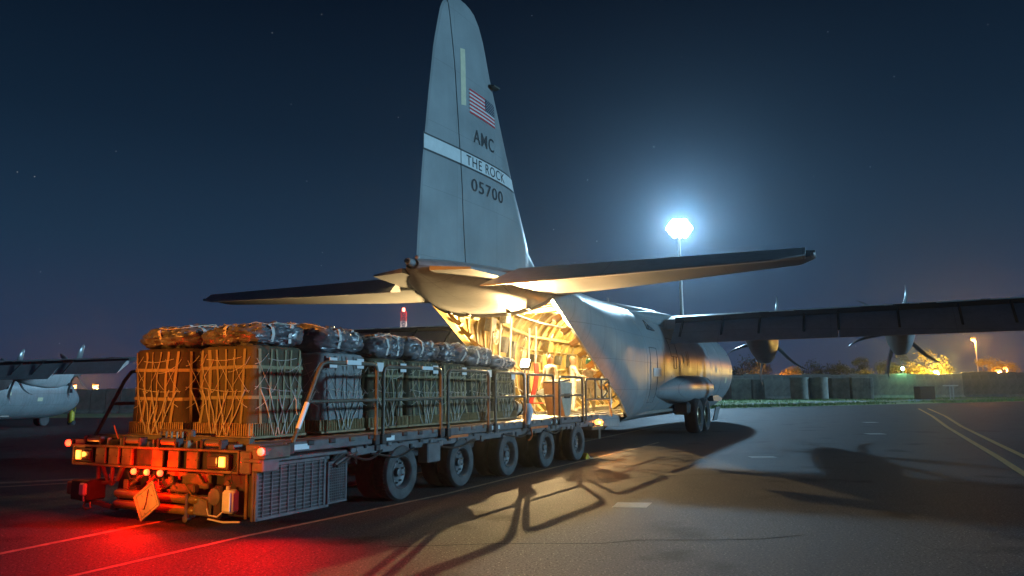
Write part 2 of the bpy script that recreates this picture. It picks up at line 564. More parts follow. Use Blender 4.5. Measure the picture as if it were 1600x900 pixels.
strip('painted_line', [(-7.2, 5.6), (-5.9, 9.0), (-5.24, 10.62), (2.61, 27.23), (9.55, 43.05)], 0.11, M_PAINTL)
strip('painted_line', [(-4.6, 7.6), (-3.43, 9.93), (-2.3, 11.85), (-1.24, 13.67), (-0.13, 15.99), (4.05, 24.28), (5.0, 26.3)], 0.085, M_PAINTL)
strip('yellow_line', [(34.2, 64.3), (26.2, 47.7), (19.8, 34.9), (15.05, 25.09), (12.7, 20.2), (10.65, 16.05), (9.0, 12.6)], 0.17, M_PAINTY)
strip('yellow_line', [(35.0, 64.3), (27.0, 47.7), (20.7, 35.3), (15.75, 25.09), (13.4, 20.2), (11.35, 16.0), (9.8, 12.6)], 0.17, M_PAINTY)
strip('pale_stripe', [(-14.2, 15.2), (-10.31, 15.95), (-9.0, 16.6), (-4.6, 19.0)], 0.34, M_PAINTL)  # wide pale bands across the left apron
strip('pale_stripe', [(-14.2, 14.3), (-10.31, 15.1), (-9.0, 15.8), (-4.6, 18.2)], 0.20, M_PAINTL)
mb = MB()
mb.add([(1.53, 12.08, .004), (2.06, 12.02, .004), (2.24, 12.52, .004), (1.69, 12.60, .004)], [(0, 1, 2, 3)])
mb.build('white_patch', M_PAINTW, apron)
strip('white_dash', [(6.31, 20.5), (6.98, 20.5)], 0.42, M_PAINTW, n=1)
strip('white_dash', [(13.92, 30.18), (14.6, 30.18)], 0.6, M_PAINTW, n=1)
strip('white_dash', [(18.33, 39.95), (19.0, 39.95)], 0.6, M_PAINTW, n=1)

# sealed cracks, tyre marks and stains on the near apron
M_SEAL = mat('bitumen_sealant', (0.010, 0.010, 0.011), 0.95, spec=.05)
rq = random.Random(21)
for k, (x, y, dx, dy, n_) in enumerate([(-1.5, 9.2, 1.0, .10, 9), (.8, 15.2, 1.0, .35, 8), (-8.5, 11.5, 1.0, .4, 7), (10.5, 24.5, 1.6, .25, 8)]):
    pts = []
    for q in range(n_):
        pts.append((x, y))
        x += dx * rq.uniform(.5, .9) + rq.uniform(-.12, .12)
        y += dy * rq.uniform(.5, .9) + rq.uniform(-.22, .22)
    strip('crack_sealant', pts, .022, M_SEAL, .003, n=4)


# --- verge: grass with a gravel track and a kerb-like edge
M_GRASSB = mat('dry_grass_soil', (0.20, 0.30, 0.09), 0.95, var=0.5, vscale=0.9, col2=(0.34, 0.38, 0.20), c2amt=1.0, bump=0.8, bscale=14)
M_GRAV = mat('pale_gravel', (0.30, 0.29, 0.27), 0.95, var=0.35, vscale=2.5, bump=0.8, bscale=20)
VERGE = [(5, 61), (20, 69), (40, 80), (63, 92), (90, 101), (150, 114), (250, 122)]


def verge_y(x):
    return lerp_table(VERGE, x)[0]


gm = MB()
rows_ = 7
xs_ = frange(8, 240, 60)
vs = []
for x in xs_:
    y0 = verge_y(x) + .35 * noise.noise(Vector((x * .4, 1, 0)))
    for r_ in range(rows_):
        t = r_ / (rows_ - 1)
        vs.append((x, y0 + (136 - y0) * t, .02 + (.12 * noise.noise(Vector((x * .2, t * 6, 3))) + .10 if 0 < r_ else 0)))
gm.add(vs, [(i * rows_ + r_, (i + 1) * rows_ + r_, (i + 1) * rows_ + r_ + 1, i * rows_ + r_ + 1) for i in range(59) for r_ in range(rows_ - 1)])
grassv = gm.build('grass_verge', M_GRASSB, smooth=180)
grassv['kind'] = 'structure'
lv = sheet('grass_verge', [-160, -100, -60, -45, -35, -25, -13, 0], [84, 92, 100, 112], 0.02, M_GRASSB)
gravel = MB()
vs = []
for i, x in enumerate(frange(14, 190, 60)):
    y0 = verge_y(x) + 5.0 + 1.2 * noise.noise(Vector((x * .1, 0, 0)))
    y1 = y0 + 7.0 + 3.0 * noise.noise(Vector((x * .08, 5, 0)))
    for k in range(4):
        y = y0 + (y1 - y0) * k / 3
        vs.append((x, y, .16 + .12 * noise.noise(Vector((x * .2, y * .05, 3)))))
gravel.add(vs, [(4 * i + k, 4 * i + 4 + k, 4 * i + 5 + k, 4 * i + 1 + k) for i in range(59) for k in range(3)])
g_ = gravel.build('gravel_track', M_GRAV, smooth=180)
g_['kind'] = 'structure'
tuft = MB()
rng = random.Random(3)
for i in range(9000):
    x = rng.uniform(14, 120)
    y = verge_y(x) + (rng.uniform(.2, 5) if rng.random() < .5 else rng.uniform(12, 40))
    if y > 114 or noise.noise(Vector((x * .15, y * .3, 2))) < -0.2:
        continue
    h = rng.uniform(.10, .34)
    for k in range(3):
        a = rng.uniform(0, 6.28)
        r = rng.uniform(.03, .14)
        dx, dy = cos(a) * r, sin(a) * r
        tuft.add([(x + dx - .04 * sin(a), y + dy + .04 * cos(a), .05), (x + dx + .04 * sin(a), y + dy - .04 * cos(a), .05), (x + dx * 2.6, y + dy * 2.6, h + .1)], [(0, 1, 2)])
M_BLADE = mat('grass_blades', (0.20, 0.30, 0.09), 0.8, var=0.4, vscale=2)
g_ = tuft.build('grass', M_BLADE, fix=False)
tag(g_, 'short dry grass growing on the verge beyond the apron', 'grass', kind='stuff')

# --- blast walls: single concrete T-wall segments
rng = random.Random(5)


def wall_segment(x, y, h, wd, rz, m, label, group, z0=0.0):
    t = thing('concrete_barrier', label, 'barrier', (x, y, z0), rz, group)
    prof = [(-.65, 0), (.65, 0), (.65, .18), (.20, .55), (.12, h), (-.12, h), (-.20, .55), (-.65, .18)]
    mbq = MB().prism(prof, -wd / 2 + .02, wd / 2 - .02, 'X')
    mbq.build('panel', m, t)
    MB().tube([(-.35, 0, h - .01), (-.35, 0, h + .09), (-.2, 0, h + .09), (-.2, 0, h - .01)], .02, 5).build('lifting_loop', M_STEEL, t)
    return t


x = 30.0
k = 0
while x < 118:
    y = 116 + (x - 30) * 0.12
    far = x > 72
    h = 3.85 + rng.uniform(-.10, .10) if not far else 4.1 + rng.uniform(-.1, .1)
    wall_segment(x, y, h, 1.55, rng.uniform(-.02, .02), M_CONC if not far else M_CONCD,
                 'tall pale concrete blast wall segment standing in the long row on the right' if not far else 'darker concrete blast wall segment at the far right end of the row',
                 'blast wall segments right of the aircraft' if not far else 'dark blast wall segments at far right')
    x += 1.57
x = -120.0
while x < -16:
    wall_segment(x, 101, 3.25 + rng.uniform(-.06, .06), 1.95, rng.uniform(-.015, .015), M_CONCD,
                 'low grey concrete wall segment behind the parked second aircraft', 'wall segments on the left', ground_z(x, 101))
    x += 1.97

# concrete pipe rings and boxes in front of the wall
for i, (px_, rad, hh) in enumerate([(42.3, 1.3, 3.3), (45.1, 1.3, 3.3)]):
    t = thing('concrete_pipe', ['upright concrete pipe section before the blast wall, the left of two', 'upright concrete pipe section before the blast wall, the right of two'][i], 'concrete pipe', (px_, 112, 0), 0, 'upright concrete pipe sections')
    MB().lathe([(rad, 0), (rad, hh), (rad - .15, hh), (rad - .15, 0.05)], n=36).build('pipe_wall', M_CONC, t, smooth=40)
    MB().lathe([(rad + .06, hh - .25), (rad + .06, hh - .02), (rad - .01, hh - .02), (rad - .01, hh - .25)], n=36).build('collar', M_CONC, t, smooth=40)
for i, (px_, wd, hh, dk) in enumerate([(36.2, 1.8, 3.1, 1), (33.6, 3.0, 3.2, 0), (48.3, 2.6, 3.2, 1), (51.5, 3.2, 3.3, 0)]):
    t = thing('steel_container', ['pale flat-sided storage container by the wall just right of the nose', 'dark storage container between the nose and the pipes',
              'dark ribbed storage container just right of the concrete pipes', 'grey ribbed storage container at the right end of the low group'][[1, 0, 2, 3][i]], 'container', (px_, 113.0, 0), 0.02, 'storage containers along the wall')
    m_ = M_CONCD if dk else M_CONC
    MB().bbox((0, 0, hh / 2), (wd, 2.3, hh), .05).build('body', m_, t)
    for q in range(int(wd / .42)):
        MB().box((-wd / 2 + .25 + q * .42, -1.17, hh / 2), (.14, .05, hh - .3)).build('rib', m_, t)
t = thing('equipment_box', 'dark square equipment box standing on the grass under the outer engine', 'equipment box', (54.4, 100.5, 0), 0.05)
MB().bbox((0, 0, .98), (2.0, 1.5, 1.75), .03).build('body', M_BLACK, t)
MB().box((0, 0, 1.9), (2.1, 1.6, .07)).build('lid', M_CONC, t)
for sx in (-.8, .8):
    MB().box((sx, 0, .05), (.15, 1.4, .1)).build('skid', M_BLACK, t)
t = thing('field_sign', 'small two-legged sign board on the grass right of the dark equipment box', 'sign', (58.2, 101, 0), 0.05)
MB().box((0, 0, 1.95), (2.1, .06, .16)).build('board', M_CWHT, t)
for sx in (-.1, .35):
    MB().cyl((sx, .06, 0), (sx, .06, 1.9), .05, 8).build('post', M_GALV, t)


# ------------------------------------------------------------------ trees
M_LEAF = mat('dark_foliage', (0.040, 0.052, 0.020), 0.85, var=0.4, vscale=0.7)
M_LEAFY = mat('lamplit_foliage', (0.20, 0.16, 0.03), 0.85, var=0.4, vscale=0.7)  # lamplight put into the leaf colour: yellower copy for the lit trees
M_TRUNK = mat('bark', (0.10, 0.08, 0.06), 0.9, var=0.3, bump=0.6)


def tree(x, y, h, rad, label, seed, m, z0=0.0, group='trees beyond the blast wall', n=2200):
    r = random.Random(seed)
    t = thing('tree', label, 'tree', (x, y, z0), r.uniform(0, 6), group)
    tr = MB()
    th = h * .45
    tr.tube([(0, 0, 0), (.1, .05, th * .5), (0, .1, th), (.1, 0, h * .75)], [rad * .09, rad * .07, rad * .05, rad * .02], 8)
    clumps = []
    for i in range(9):
        a = i * 2.4 + r.uniform(-.4, .4)
        e = r.uniform(.35, .75) * rad
        c = Vector((cos(a) * e, sin(a) * e, h * r.uniform(.42, .86)))
        clumps.append((c, rad * r.uniform(.28, .52)))
        tr.tube([(0, 0, th * r.uniform(.5, 1)), c * .55 + Vector((0, 0, th * .35)), c], [rad * .04, rad * .025, rad * .01], 5)
    clumps.append((Vector((0, 0, h * .86)), rad * .42))
    tr.build('trunk', M_TRUNK, t, smooth=60)
    cm = MB()
    for i in range(n):
        c, q = r.choice(clumps)
        d = Vector((r.gauss(0, 1), r.gauss(0, 1), r.gauss(0, .8))).normalized() * q * (r.random() ** .5) * r.choice((.8, 1, 1, 1.25))
        p_ = c + d
        s_ = rad * r.uniform(.025, .060)
        u = Vector((r.gauss(0, 1), r.gauss(0, 1), r.gauss(0, 1))).normalized()
        v = u.orthogonal().normalized()
        cm.add([p_ - u * s_, p_ + v * s_ * .7, p_ + u * s_, p_ - v * s_ * .7], [(0, 1, 2, 3)])
    cm.build('crown', m, t, fix=False)
    return t


# (pixel column on the picture was only used to find real positions) x, y, height, radius
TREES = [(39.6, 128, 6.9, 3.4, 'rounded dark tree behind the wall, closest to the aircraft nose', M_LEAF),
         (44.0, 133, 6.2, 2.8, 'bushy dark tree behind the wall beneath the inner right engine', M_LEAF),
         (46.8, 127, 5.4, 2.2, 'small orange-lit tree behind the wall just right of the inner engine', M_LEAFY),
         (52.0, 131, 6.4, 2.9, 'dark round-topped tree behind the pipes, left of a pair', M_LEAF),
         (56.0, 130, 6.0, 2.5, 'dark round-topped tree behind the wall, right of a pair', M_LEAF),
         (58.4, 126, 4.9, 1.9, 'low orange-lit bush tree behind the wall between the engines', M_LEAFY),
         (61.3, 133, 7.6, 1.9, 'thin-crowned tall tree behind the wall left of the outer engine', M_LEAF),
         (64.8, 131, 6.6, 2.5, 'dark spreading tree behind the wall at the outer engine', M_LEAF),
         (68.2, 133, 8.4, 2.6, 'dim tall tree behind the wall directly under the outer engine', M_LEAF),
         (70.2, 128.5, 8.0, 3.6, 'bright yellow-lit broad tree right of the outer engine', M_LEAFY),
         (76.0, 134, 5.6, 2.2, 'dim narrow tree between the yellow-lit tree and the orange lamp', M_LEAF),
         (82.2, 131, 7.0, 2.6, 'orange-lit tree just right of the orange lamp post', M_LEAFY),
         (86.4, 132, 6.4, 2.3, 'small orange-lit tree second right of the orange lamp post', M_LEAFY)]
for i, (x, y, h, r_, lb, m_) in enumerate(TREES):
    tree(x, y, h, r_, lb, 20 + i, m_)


# ------------------------------------------------------------------ lamp posts and masts
M_LAMPW = lamp_mat('floodlight_glow', (0.80, 0.93, 1.0), 260.0)
M_LAMPO = lamp_mat('sodium_glow', (1.0, 0.34, 0.05), 5.0)
M_LAMPG = lamp_mat('green_glow', (0.35, 1.0, 0.45), 120.0)

MAST = Vector((24.45, 108.0, 0))
mast = thing('floodlight_mast', 'very tall floodlight mast glaring blue-white above the wing', 'floodlight mast', MAST)
MB().tube([(0, 0, 0), (0, 0, 12), (0, 0, 24.6)], [.34, .27, .18], 12).build('pole', M_GALV, mast, smooth=60)
MB().lathe([(.7, 0), (.7, .12), (.45, .25), (.45, 0.0)], n=16).build('base_flange', M_CONC, mast)
for zz, wd in ((24.1, 2.9), (24.8, 3.9), (25.5, 3.1)):
    MB().box((0, 0, zz), (wd, .14, .14)).build('crossarm', M_GALV, mast)
for zz, xs in ((23.95, (-.75, 0, .75)), (24.45, (-1.15, -.4, .4, 1.15)), (24.95, (-1.5, -.75, 0, .75, 1.5)), (25.45, (-1.15, -.4, .4, 1.15)), (25.9, (-.75, 0, .75))):  # heads multiplied so their outline fills the lens glare
    for xx in xs:
        h_ = MB().lathe([(.12, -.10), (.30, -.16), (.38, -.30), (.39, -.42)], 'Y', (xx, 0, zz), 16).build('floodlight_head', M_BLACK, mast, smooth=50)
        MB().lathe([(.39, -.42), (.30, -.50), (.12, -.55), (.01, -.56)], 'Y', (xx, 0, zz), 16).build('lens', M_LAMPW, h_, smooth=60)
add_light('mast_light', 'SPOT', (0, -1.1, 24.9), 40000.0, (0.22, 0.62, 1.0), mast, 0.5, radians(160), 0.4, target=(-5, -78, 3))


def sodium_post(x, y, h, label, power, z0=0.0, arm=1.2, group='orange sodium lamp posts', rz=0.0, col=(1.0, 0.34, 0.05)):
    t = thing('lamp_post', label, 'lamp post', (x, y, z0), rz, group)
    MB().tube([(0, 0, 0), (0, 0, h - .3), (-.05, 0, h)], [.13, .09, .07], 8).build('pole', M_GALV, t, smooth=60)
    MB().tube([(-.05, 0, h), (-arm * .5, 0, h + .22), (-arm, 0, h + .25)], .05, 6).build('arm', M_CWHT, t, smooth=60)
    hd = MB().bbox((-arm - .1, 0, h + .25), (.9, .45, .2), .05).build('lamp_head', M_BLACK, t)
    MB().lathe([(.05, h - .32), (.30, h - .22), (.40, h), (.38, h + .14)], 'Z', (-arm - .1, 0, 0), 18).build('lens', M_LAMPO, hd, smooth=60)
    add_light('lamp_light', 'POINT', (-arm - .1, -.1, h - .55), power, col, t, 0.2)
    return t


sodium_post(86.6, 141, 10.6, 'bright orange lamp on a white post beyond the right wing', 9000, arm=.35)
sodium_post(96.0, 147, 5.4, 'small orange lamp low behind the wall at far right', 3000, arm=.4)
sodium_post(-62.4, 108.5, 3.7, 'orange starburst lamp on the left, the nearer the aircraft nose', 3500, z0=-.93, arm=.3)
sodium_post(-58.7, 107.5, 3.7, 'orange starburst lamp on the left, beside the loader railing', 3500, z0=-.93, arm=.3)
t = sodium_post(44.2, 124.5, 3.6, 'low orange lamp hidden among the trees behind the wall', 3500, arm=.4)
t = sodium_post(69.4, 123.5, 4.4, 'low yellow lamp in front of the brightest tree', 17000, arm=.4, col=(1.0, 0.62, 0.12))
t = sodium_post(81.6, 126.5, 4.4, 'low orange lamp beside the small trees at right', 6000, arm=.4)
# unseen lamp post added behind the camera to colour the loader rear orange
t = sodium_post(-15.5, -10.0, 6.2, 'unseen orange lamp post added behind the camera to light the loader rear', 10, arm=.5)
add_light('added_beam', 'SPOT', (.25, .75, 5.95), 34000, (1.0, 0.29, 0.025), t, .15, radians(14.0), .45, target=(11.6, 21.2, 2.30))
t = thing('green_lamp', 'small green light on the wall below the outer engine', 'lamp', (61.4, 119.2, 4.0))
MB().cyl((0, 0, 0), (0, 0, .5), .08, 8).build('stem', M_GALV, t)
MB().lathe([(.05, .45), (.20, .55), (.20, .8), (.06, .9)], n=12).build('lens', M_LAMPG, t, smooth=60)
add_light('green_light', 'POINT', (0, -.4, .9), 90.0, (0.3, 1.0, 0.4), t, 0.2)

# ------------------------------------------------------------------ radio tower
tw = thing('radio_tower', 'red and white lattice radio tower seen under the left tailplane', 'radio tower', (-33.6, 232, 0), 0.3)
for sec in range(8):
    z0, z1 = 3.0 * sec + 2.0, 3.0 * sec + 5.0
    wd = .95 - sec * .02
    q = MB()
    for (cx, cy) in ((-1, -1), (1, -1), (1, 1), (-1, 1)):
        q.cyl((cx * wd, cy * wd, z0), (cx * wd, cy * wd, z1), .055, 5)
    for e in range(2):
        za, zb = z0 + e * 1.5, z0 + e * 1.5 + 1.5
        cs = [(-wd, -wd), (wd, -wd), (wd, wd), (-wd, wd)]
        for i in range(4):
            a_, b_ = cs[i], cs[(i + 1) % 4]
            q.cyl((*a_, za), (*b_, zb), .028, 4)
            q.cyl((*b_, za), (*a_, zb), .028, 4)
            q.cyl((*a_, zb), (*b_, zb), .028, 4)
    q.build('lattice_section', M_CRED if sec % 2 else M_CWHT, tw)
MB().box((0, 0, 1.0), (2.6, 2.6, 2.0)).build('base_block', M_CONC, tw)
MB().lathe([(.3, 26), (.45, 26.2), (.45, 26.9), (.2, 27.2)], n=10).build('warning_lamp', lamp_mat('tower_red_glow', (1, .12, .06), 14.0), tw)
add_light('tower_light', 'POINT', (0, -3, 27.3), 900.0, (1, .12, .06), tw, .3)
add_light('tower_light', 'POINT', (2, -4, 20.3), 1500.0, (1, .75, .6), tw, .3)
# ================================================================== CARGO AIRCRAFT (local x = starboard, y = forward, z = up; y = 0 near the tail end)
FT = [(0.22, 4.44, 4.66, .16, 2), (0.6, 4.34, 4.72, .42, 2), (1.2, 4.20, 4.78, .80, 2), (1.9, 4.06, 4.82, 1.12, 2), (2.8, 3.92, 4.86, 1.46, 2.1),
      (3.95, 3.78, 4.90, 1.80, 2.2), (5.5, 3.02, 4.93, 2.00, 2.6), (7.5, 1.98, 4.95, 2.12, 3.0), (9.2, 1.12, 4.96, 2.16, 3.6), (10.4, .66, 4.96, 2.16, 4.0),
      (13, .64, 4.96, 2.16, 3.0), (16, .64, 4.96, 2.16, 2.5), (29.3, .64, 4.96, 2.16, 2.2), (30.4, .68, 4.86, 2.10, 2), (31.4, .80, 4.50, 1.90, 2), (32.2, 1.0, 3.75, 1.55, 2),
      (32.9, 1.25, 3.15, 1.10, 2), (33.4, 1.55, 2.75, .68, 2), (33.7, 1.85, 2.42, .25, 2), (33.75, 2.05, 2.2, .06, 2)]


def fpoint(a, ph, off=0.0):
    zb, zt, wd, nb = lerp_table(FT, a)
    zb, zt, wd = zb + off, zt - off, max(.02, wd - off)
    zc, h = (zb + zt) / 2, (zt - zb) / 2
    n = nb if cos(ph) < 0 else 2.0
    # keep the upper half a true half circle height where the section is deep
    sx = abs(sin(ph)) ** (2 / n) * (1 if sin(ph) >= 0 else -1)
    cz = abs(cos(ph)) ** (2 / n) * (1 if cos(ph) >= 0 else -1)
    return Vector((wd * sx, a, zc + h * cz))


def z_open(a):
    return .95 + (10.4 - a) * (4.17 - .95) / 6.45


def ph_open(a, off=0.0):
    zo = z_open(a)
    lo, hi = 0.0, pi
    for _ in range(40):
        m_ = (lo + hi) / 2
        if fpoint(a, m_, off).z > zo:
            lo = m_
        else:
            hi = m_
    return lo


def fsec(a, off=0.0, pe=pi, n=72):
    return [fpoint(a, -pe + 2 * pe * k / n, off) for k in range(n + 1)]


def side_s(a, z):
    """half width of the skin at height z"""
    lo, hi = 0.0, pi
    for _ in range(36):
        m_ = (lo + hi) / 2
        if fpoint(a, m_).z > z:
            lo = m_
        else:
            hi = m_
    return fpoint(a, lo).x


def build_fuselage(root):
    f = MB()
    f.loft([fsec(a) for a in [.22, .4, .6, .9, 1.2, 1.55, 1.9, 2.35, 2.8, 3.3, 3.7, 3.95]], closed=False, caps=False)
    rings = []
    for a in frange(3.95, 10.4, 26):
        rings.append(fsec(a, 0.0, ph_open(a)))
    f.loft(rings, closed=False, caps=False)
    f.loft([fsec(a) for a in frange(10.4, 29.3, 40) + [30, 30.4, 30.9, 31.4, 31.8, 32.2, 32.6, 32.9, 33.2, 33.4, 33.6, 33.7, 33.75]], closed=False, caps=False)
    fus = f.build('fuselage', M_SKIN, root, smooth=50, fix=False)
    # joint strips running around the barrel
    for a in (11.6, 14.0, 20.2, 23.4, 26.4, 29.2):
        r1 = fsec(a, -.005)
        r2 = fsec(a + .05, -.005)
        MB().loft([fsec(a, .0), r1, r2, fsec(a + .05, .0)], closed=False, caps=False).build('skin_joint', M_SKIN, root, smooth=40, fix=False)
    # tail belly edge and its sill
    e = MB()
    e.loft([fsec(3.95, -.015, ph_open(3.95) * 0 + pi), fsec(4.06, -.015), fsec(4.06, .10), fsec(3.95, .10)], closed=False, caps=False)
    e.build('tail_belly_edge', M_SKIN, root, fix=False)
    # liner (inside skin)
    f = MB()
    rings = []
    for a in frange(4.0, 10.4, 24):
        rings.append(fsec(a, .14, min(ph_open(a), ph_open(a, .14)), 56))
    f.loft(rings, closed=False, caps=False)
    f.loft([fsec(a, .14, pi * .80, 56) for a in frange(10.4, 25.5, 24)], closed=False, caps=False)
    f.build('bay_liner', M_LINER, root, smooth=50, fix=False)
    # sides of the opening: thick light edge joining skin and liner
    for s_ in (-1, 1):
        e = MB()
        rings = []
        for a in frange(3.95, 10.4, 26):
            pe = ph_open(a) * s_
            po = fpoint(a, pe)
            pi_ = fpoint(a, s_ * min(ph_open(a), ph_open(a, .14)), .14)
            rings.append([po + Vector((.012 * s_, 0, 0)), po + Vector((.012 * s_, .0, -.03)), pi_ + Vector((0, 0, -.03)), pi_])
        e.loft(rings, True, True)
        e.build('opening_edge', M_LINER if s_ < 0 else M_SKIN, root, smooth=40)
    # floor, bulkhead
    MB().box((0, 17.9, .98), (3.3, 15.2, .10)).build('bay_floor', M_FLOOR, root)
    for sx in (-1.15, -.5, .5, 1.15):
        MB().box((sx, 17.9, 1.05), (.16, 15.1, .05)).build('roller_track', M_STEEL, root)
    f = MB()
    f.add([fpoint(25.4, -pi + 2 * pi * k / 40, .15) for k in range(40)], [tuple(range(40))])
    f.build('forward_bulkhead', M_LINER, root, fix=False)
    f = MB()
    f.add([fpoint(4.1, -pi + 2 * pi * k / 40, .05) for k in range(40)], [tuple(range(40))])
    f.build('aft_bulkhead', M_LINER, root, fix=False)
    # ring frames standing proud of the liner
    for i, a in enumerate(frange(5.0, 24.8, 34)):
        pe = (ph_open(a, .2) if a < 10.4 else pi * .78)
        rings = []
        for k in range(41):
            ph = -pe + 2 * pe * k / 40
            rings.append([fpoint(a - .045, ph, .138), fpoint(a - .045, ph, .25), fpoint(a + .045, ph, .25), fpoint(a + .045, ph, .138)])
        MB().loft(rings, True, True).build('ring_frame', M_FRAME if i % 2 else M_LINER, root, fix=True)
    # longitudinal stringers, pipes and ducts on the port wall and ceiling
    for i, (ph, off, r_, m_) in enumerate([(-1.95, .22, .03, M_STEEL), (-1.62, .24, .045, M_LINER), (-1.35, .23, .03, M_FRAME), (-1.1, .28, .06, M_LINER), (-.8, .25, .035, M_STEEL),
                                           (-.45, .30, .09, M_LINER), (-.2, .28, .04, M_BAYDARK), (.25, .30, .07, M_LINER), (.6, .25, .04, M_STEEL), (1.1, .25, .04, M_LINER)]):
        pts = [fpoint(a, ph, off) for a in frange(6.2 if abs(ph) < 1.2 else 9.4, 25, 14)]
        MB().tube(pts, r_, 8).build('bay_pipe', m_, root, smooth=60)
    # quilted insulation pads between frames and boxes of equipment on the port wall
    rq = random.Random(4)
    for i, a in enumerate(frange(5.3, 23.5, 31)):
        for (p0, p1) in ((-1.95, -1.5), (-1.42, -1.0), (-.92, -.5)):
            if a < 10.4 and -p0 > ph_open(a, .2) - .05:
                continue
            if rq.random() < .22:
                continue
            g_ = MB()
            vs = []
            for u in range(5):
                for v in range(5):
                    aa = a + .08 + .42 * u / 4
                    ph = p0 + (p1 - p0) * v / 4
                    bul = .06 * (sin(pi * u / 4) * sin(pi * v / 4)) ** .5 if 0 < u < 4 and 0 < v < 4 else 0
                    vs.append(fpoint(aa, ph, .15 + bul))
            g_.add(vs, [(u * 5 + v, u * 5 + v + 1, u * 5 + v + 6, u * 5 + v + 5) for u in range(4) for v in range(4)])
            g_.build('insulation_pad', M_BAYWHITE if rq.random() < .12 else M_LINER, root, smooth=60, fix=False)
        if rq.random() < .6:
            p_ = fpoint(a + .3, rq.choice([-1.7, -1.5, -1.25, -.95]), .34)
            MB().bbox(p_, (.22, rq.uniform(.2, .42), rq.uniform(.25, .6)), .02, ry=.2).build('equipment_case', rq.choice([M_BAYDARK, M_FRAME, M_BAYDARK, M_STEEL]), root)
    # upright stanchions and litter poles along the port side of the ramp area
    for a, s_, z0, z1 in [(9.9, -1.55, 1.0, 3.9), (10.6, -1.6, 1.0, 4.0), (8.6, -1.62, 2.1, 4.2), (7.9, -1.66, 2.4, 4.2), (7.2, -1.62, 2.8, 4.2)]:
        MB().cyl((s_, a, z0), (s_ * .93, a, z1), .035, 8).build('stanchion', M_BAYWHITE, root)
    # hand wheel on the wall
    hw = MB()
    c_ = fpoint(8.15, -1.42, .26)
    hw.tube([c_ + Vector((.0, cos(t) * .2, sin(t) * .24)) for t in frange(0, 2 * pi, 21)[:-1]], .022, 6, closed=True)
    for k in range(3):
        t = k * pi / 3
        hw.cyl(c_ + Vector((0, cos(t) * .2, sin(t) * .24)), c_ - Vector((0, cos(t) * .2, sin(t) * .24)), .014, 6)
    hw.build('hand_wheel', M_BAYWHITE, root)
    # red troop-seat webbing on the port wall and folded seats
    for i, a in enumerate((9.7,)):
        q = MB()
        z0 = 1.35
        rings = []
        for k in range(7):
            t = k / 6
            rings.append([Vector((-1.42 + .25 * sin(t * 2), a, z0 + t * 1.35)), Vector((-1.42 + .25 * sin(t * 2), a + .34, z0 + t * 1.35)),
                          Vector((-1.45 + .25 * sin(t * 2), a + .34, z0 + t * 1.35)), Vector((-1.45 + .25 * sin(t * 2), a, z0 + t * 1.35))])
        q.loft(rings, True, True)
        q.build('seat_webbing', M_WEB, root, smooth=50)
        MB().box((-1.22, a + .31, 1.38), (.42, .62, .03)).build('seat_pan', M_WEB, root)
    # raised cargo door under the tail
    rings = []
    for a in frange(4.12, 7.4, 12):
        zz = 4.05 + .05 * (a - 4.1)
        rings.append([Vector((s_, a, zz + .05 - .14 * (1 - (s_ / 1.6) ** 2))) for s_ in frange(-1.6, 1.6, 15)] + [Vector((s_, a, zz + .16 - .14 * (1 - (s_ / 1.6) ** 2))) for s_ in frange(1.6, -1.6, 15)])
    cd = MB().loft(rings, True, True).build('raised_cargo_door', M_LINER, root, smooth=40)
    for a in frange(4.5, 7.2, 6):
        MB().tube([(s_, a, 4.05 + .05 * (a - 4.1) + .035 - .14 * (1 - (s_ / 1.6) ** 2)) for s_ in frange(-1.5, 1.5, 11)], .022, 6).build('door_rib', M_LINER, cd, smooth=60)
    # ramp
    rp = MB()
    rp.prism([(10.3, 1.02), (7.0, 1.04), (6.75, 1.0), (6.8, .93), (7.6, .80), (9.0, .70), (10.3, .66)], -1.52, 1.52, 'X')
    ramp_ = rp.build('ramp', M_SKIN, root)
    MB().box((0, 8.6, 1.05), (3.0, 3.2, .025)).build('ramp_floor', M_FLOOR, ramp_)
    for sx in (-1.35, -.9, -.3, .3, .9, 1.35):
        MB().box((sx, 8.6, 1.085), (.10, 3.1, .05)).build('roller_track', M_STEEL, ramp_)
    for sx in (-1.2, 1.2):
        MB().prism([(6.75, .99), (6.1, 1.03), (6.1, 1.0), (6.75, .93)], sx - .28, sx + .28, 'X').build('ramp_toe', M_STEEL, ramp_)
    MB().cyl((1.62, 8.95, 1.0), (1.66, 9.15, 2.05), .03, 8).build('ramp_strut', M_STEEL, root)
    MB().cyl((-1.62, 8.95, 1.0), (-1.66, 9.15, 2.05), .03, 8).build('ramp_strut', M_STEEL, root)
    # tail cone lamp cluster
    MB().cyl((0, .28, 4.56), (0, .02, 4.58), .10, 14, .07).build('tail_cone_cap', M_SKIN, root, smooth=60)
    MB().cyl((0, .02, 4.58), (0, -.04, 4.582), .05, 14).build('tail_lens', M_GLASS, root)
    MB().lathe([(.02, .7), (.05, .72), (.055, .78), (.03, .82)], 'Y', (0.05, -.42, 4.70), 14).build('tail_beacon', M_GALV, root, smooth=50)
    # belly hinges at the arc edge
    for ph in (-2.5, -2.85, 2.85, 2.5):
        MB().bbox(fpoint(3.9, ph, -.02), (.10, .14, .07), .015).build('hinge_fitting', M_BAYDARK, root)
    # top fairing, wing root
    rings = []
    for a, hw_, zt in [(11.2, .25, 4.99), (13.0, .75, 5.06), (15.0, 1.15, 5.12), (17, 1.45, 5.16), (20, 1.5, 5.17), (22, 1.25, 5.10), (24.0, .5, 4.98)]:
        rings.append([Vector((hw_ * sin(t), a, 4.6 + (zt - 4.6) * abs(cos(t)) ** .7 * (1 if cos(t) > 0 else -1))) for t in frange(-pi / 2, pi / 2, 17)])
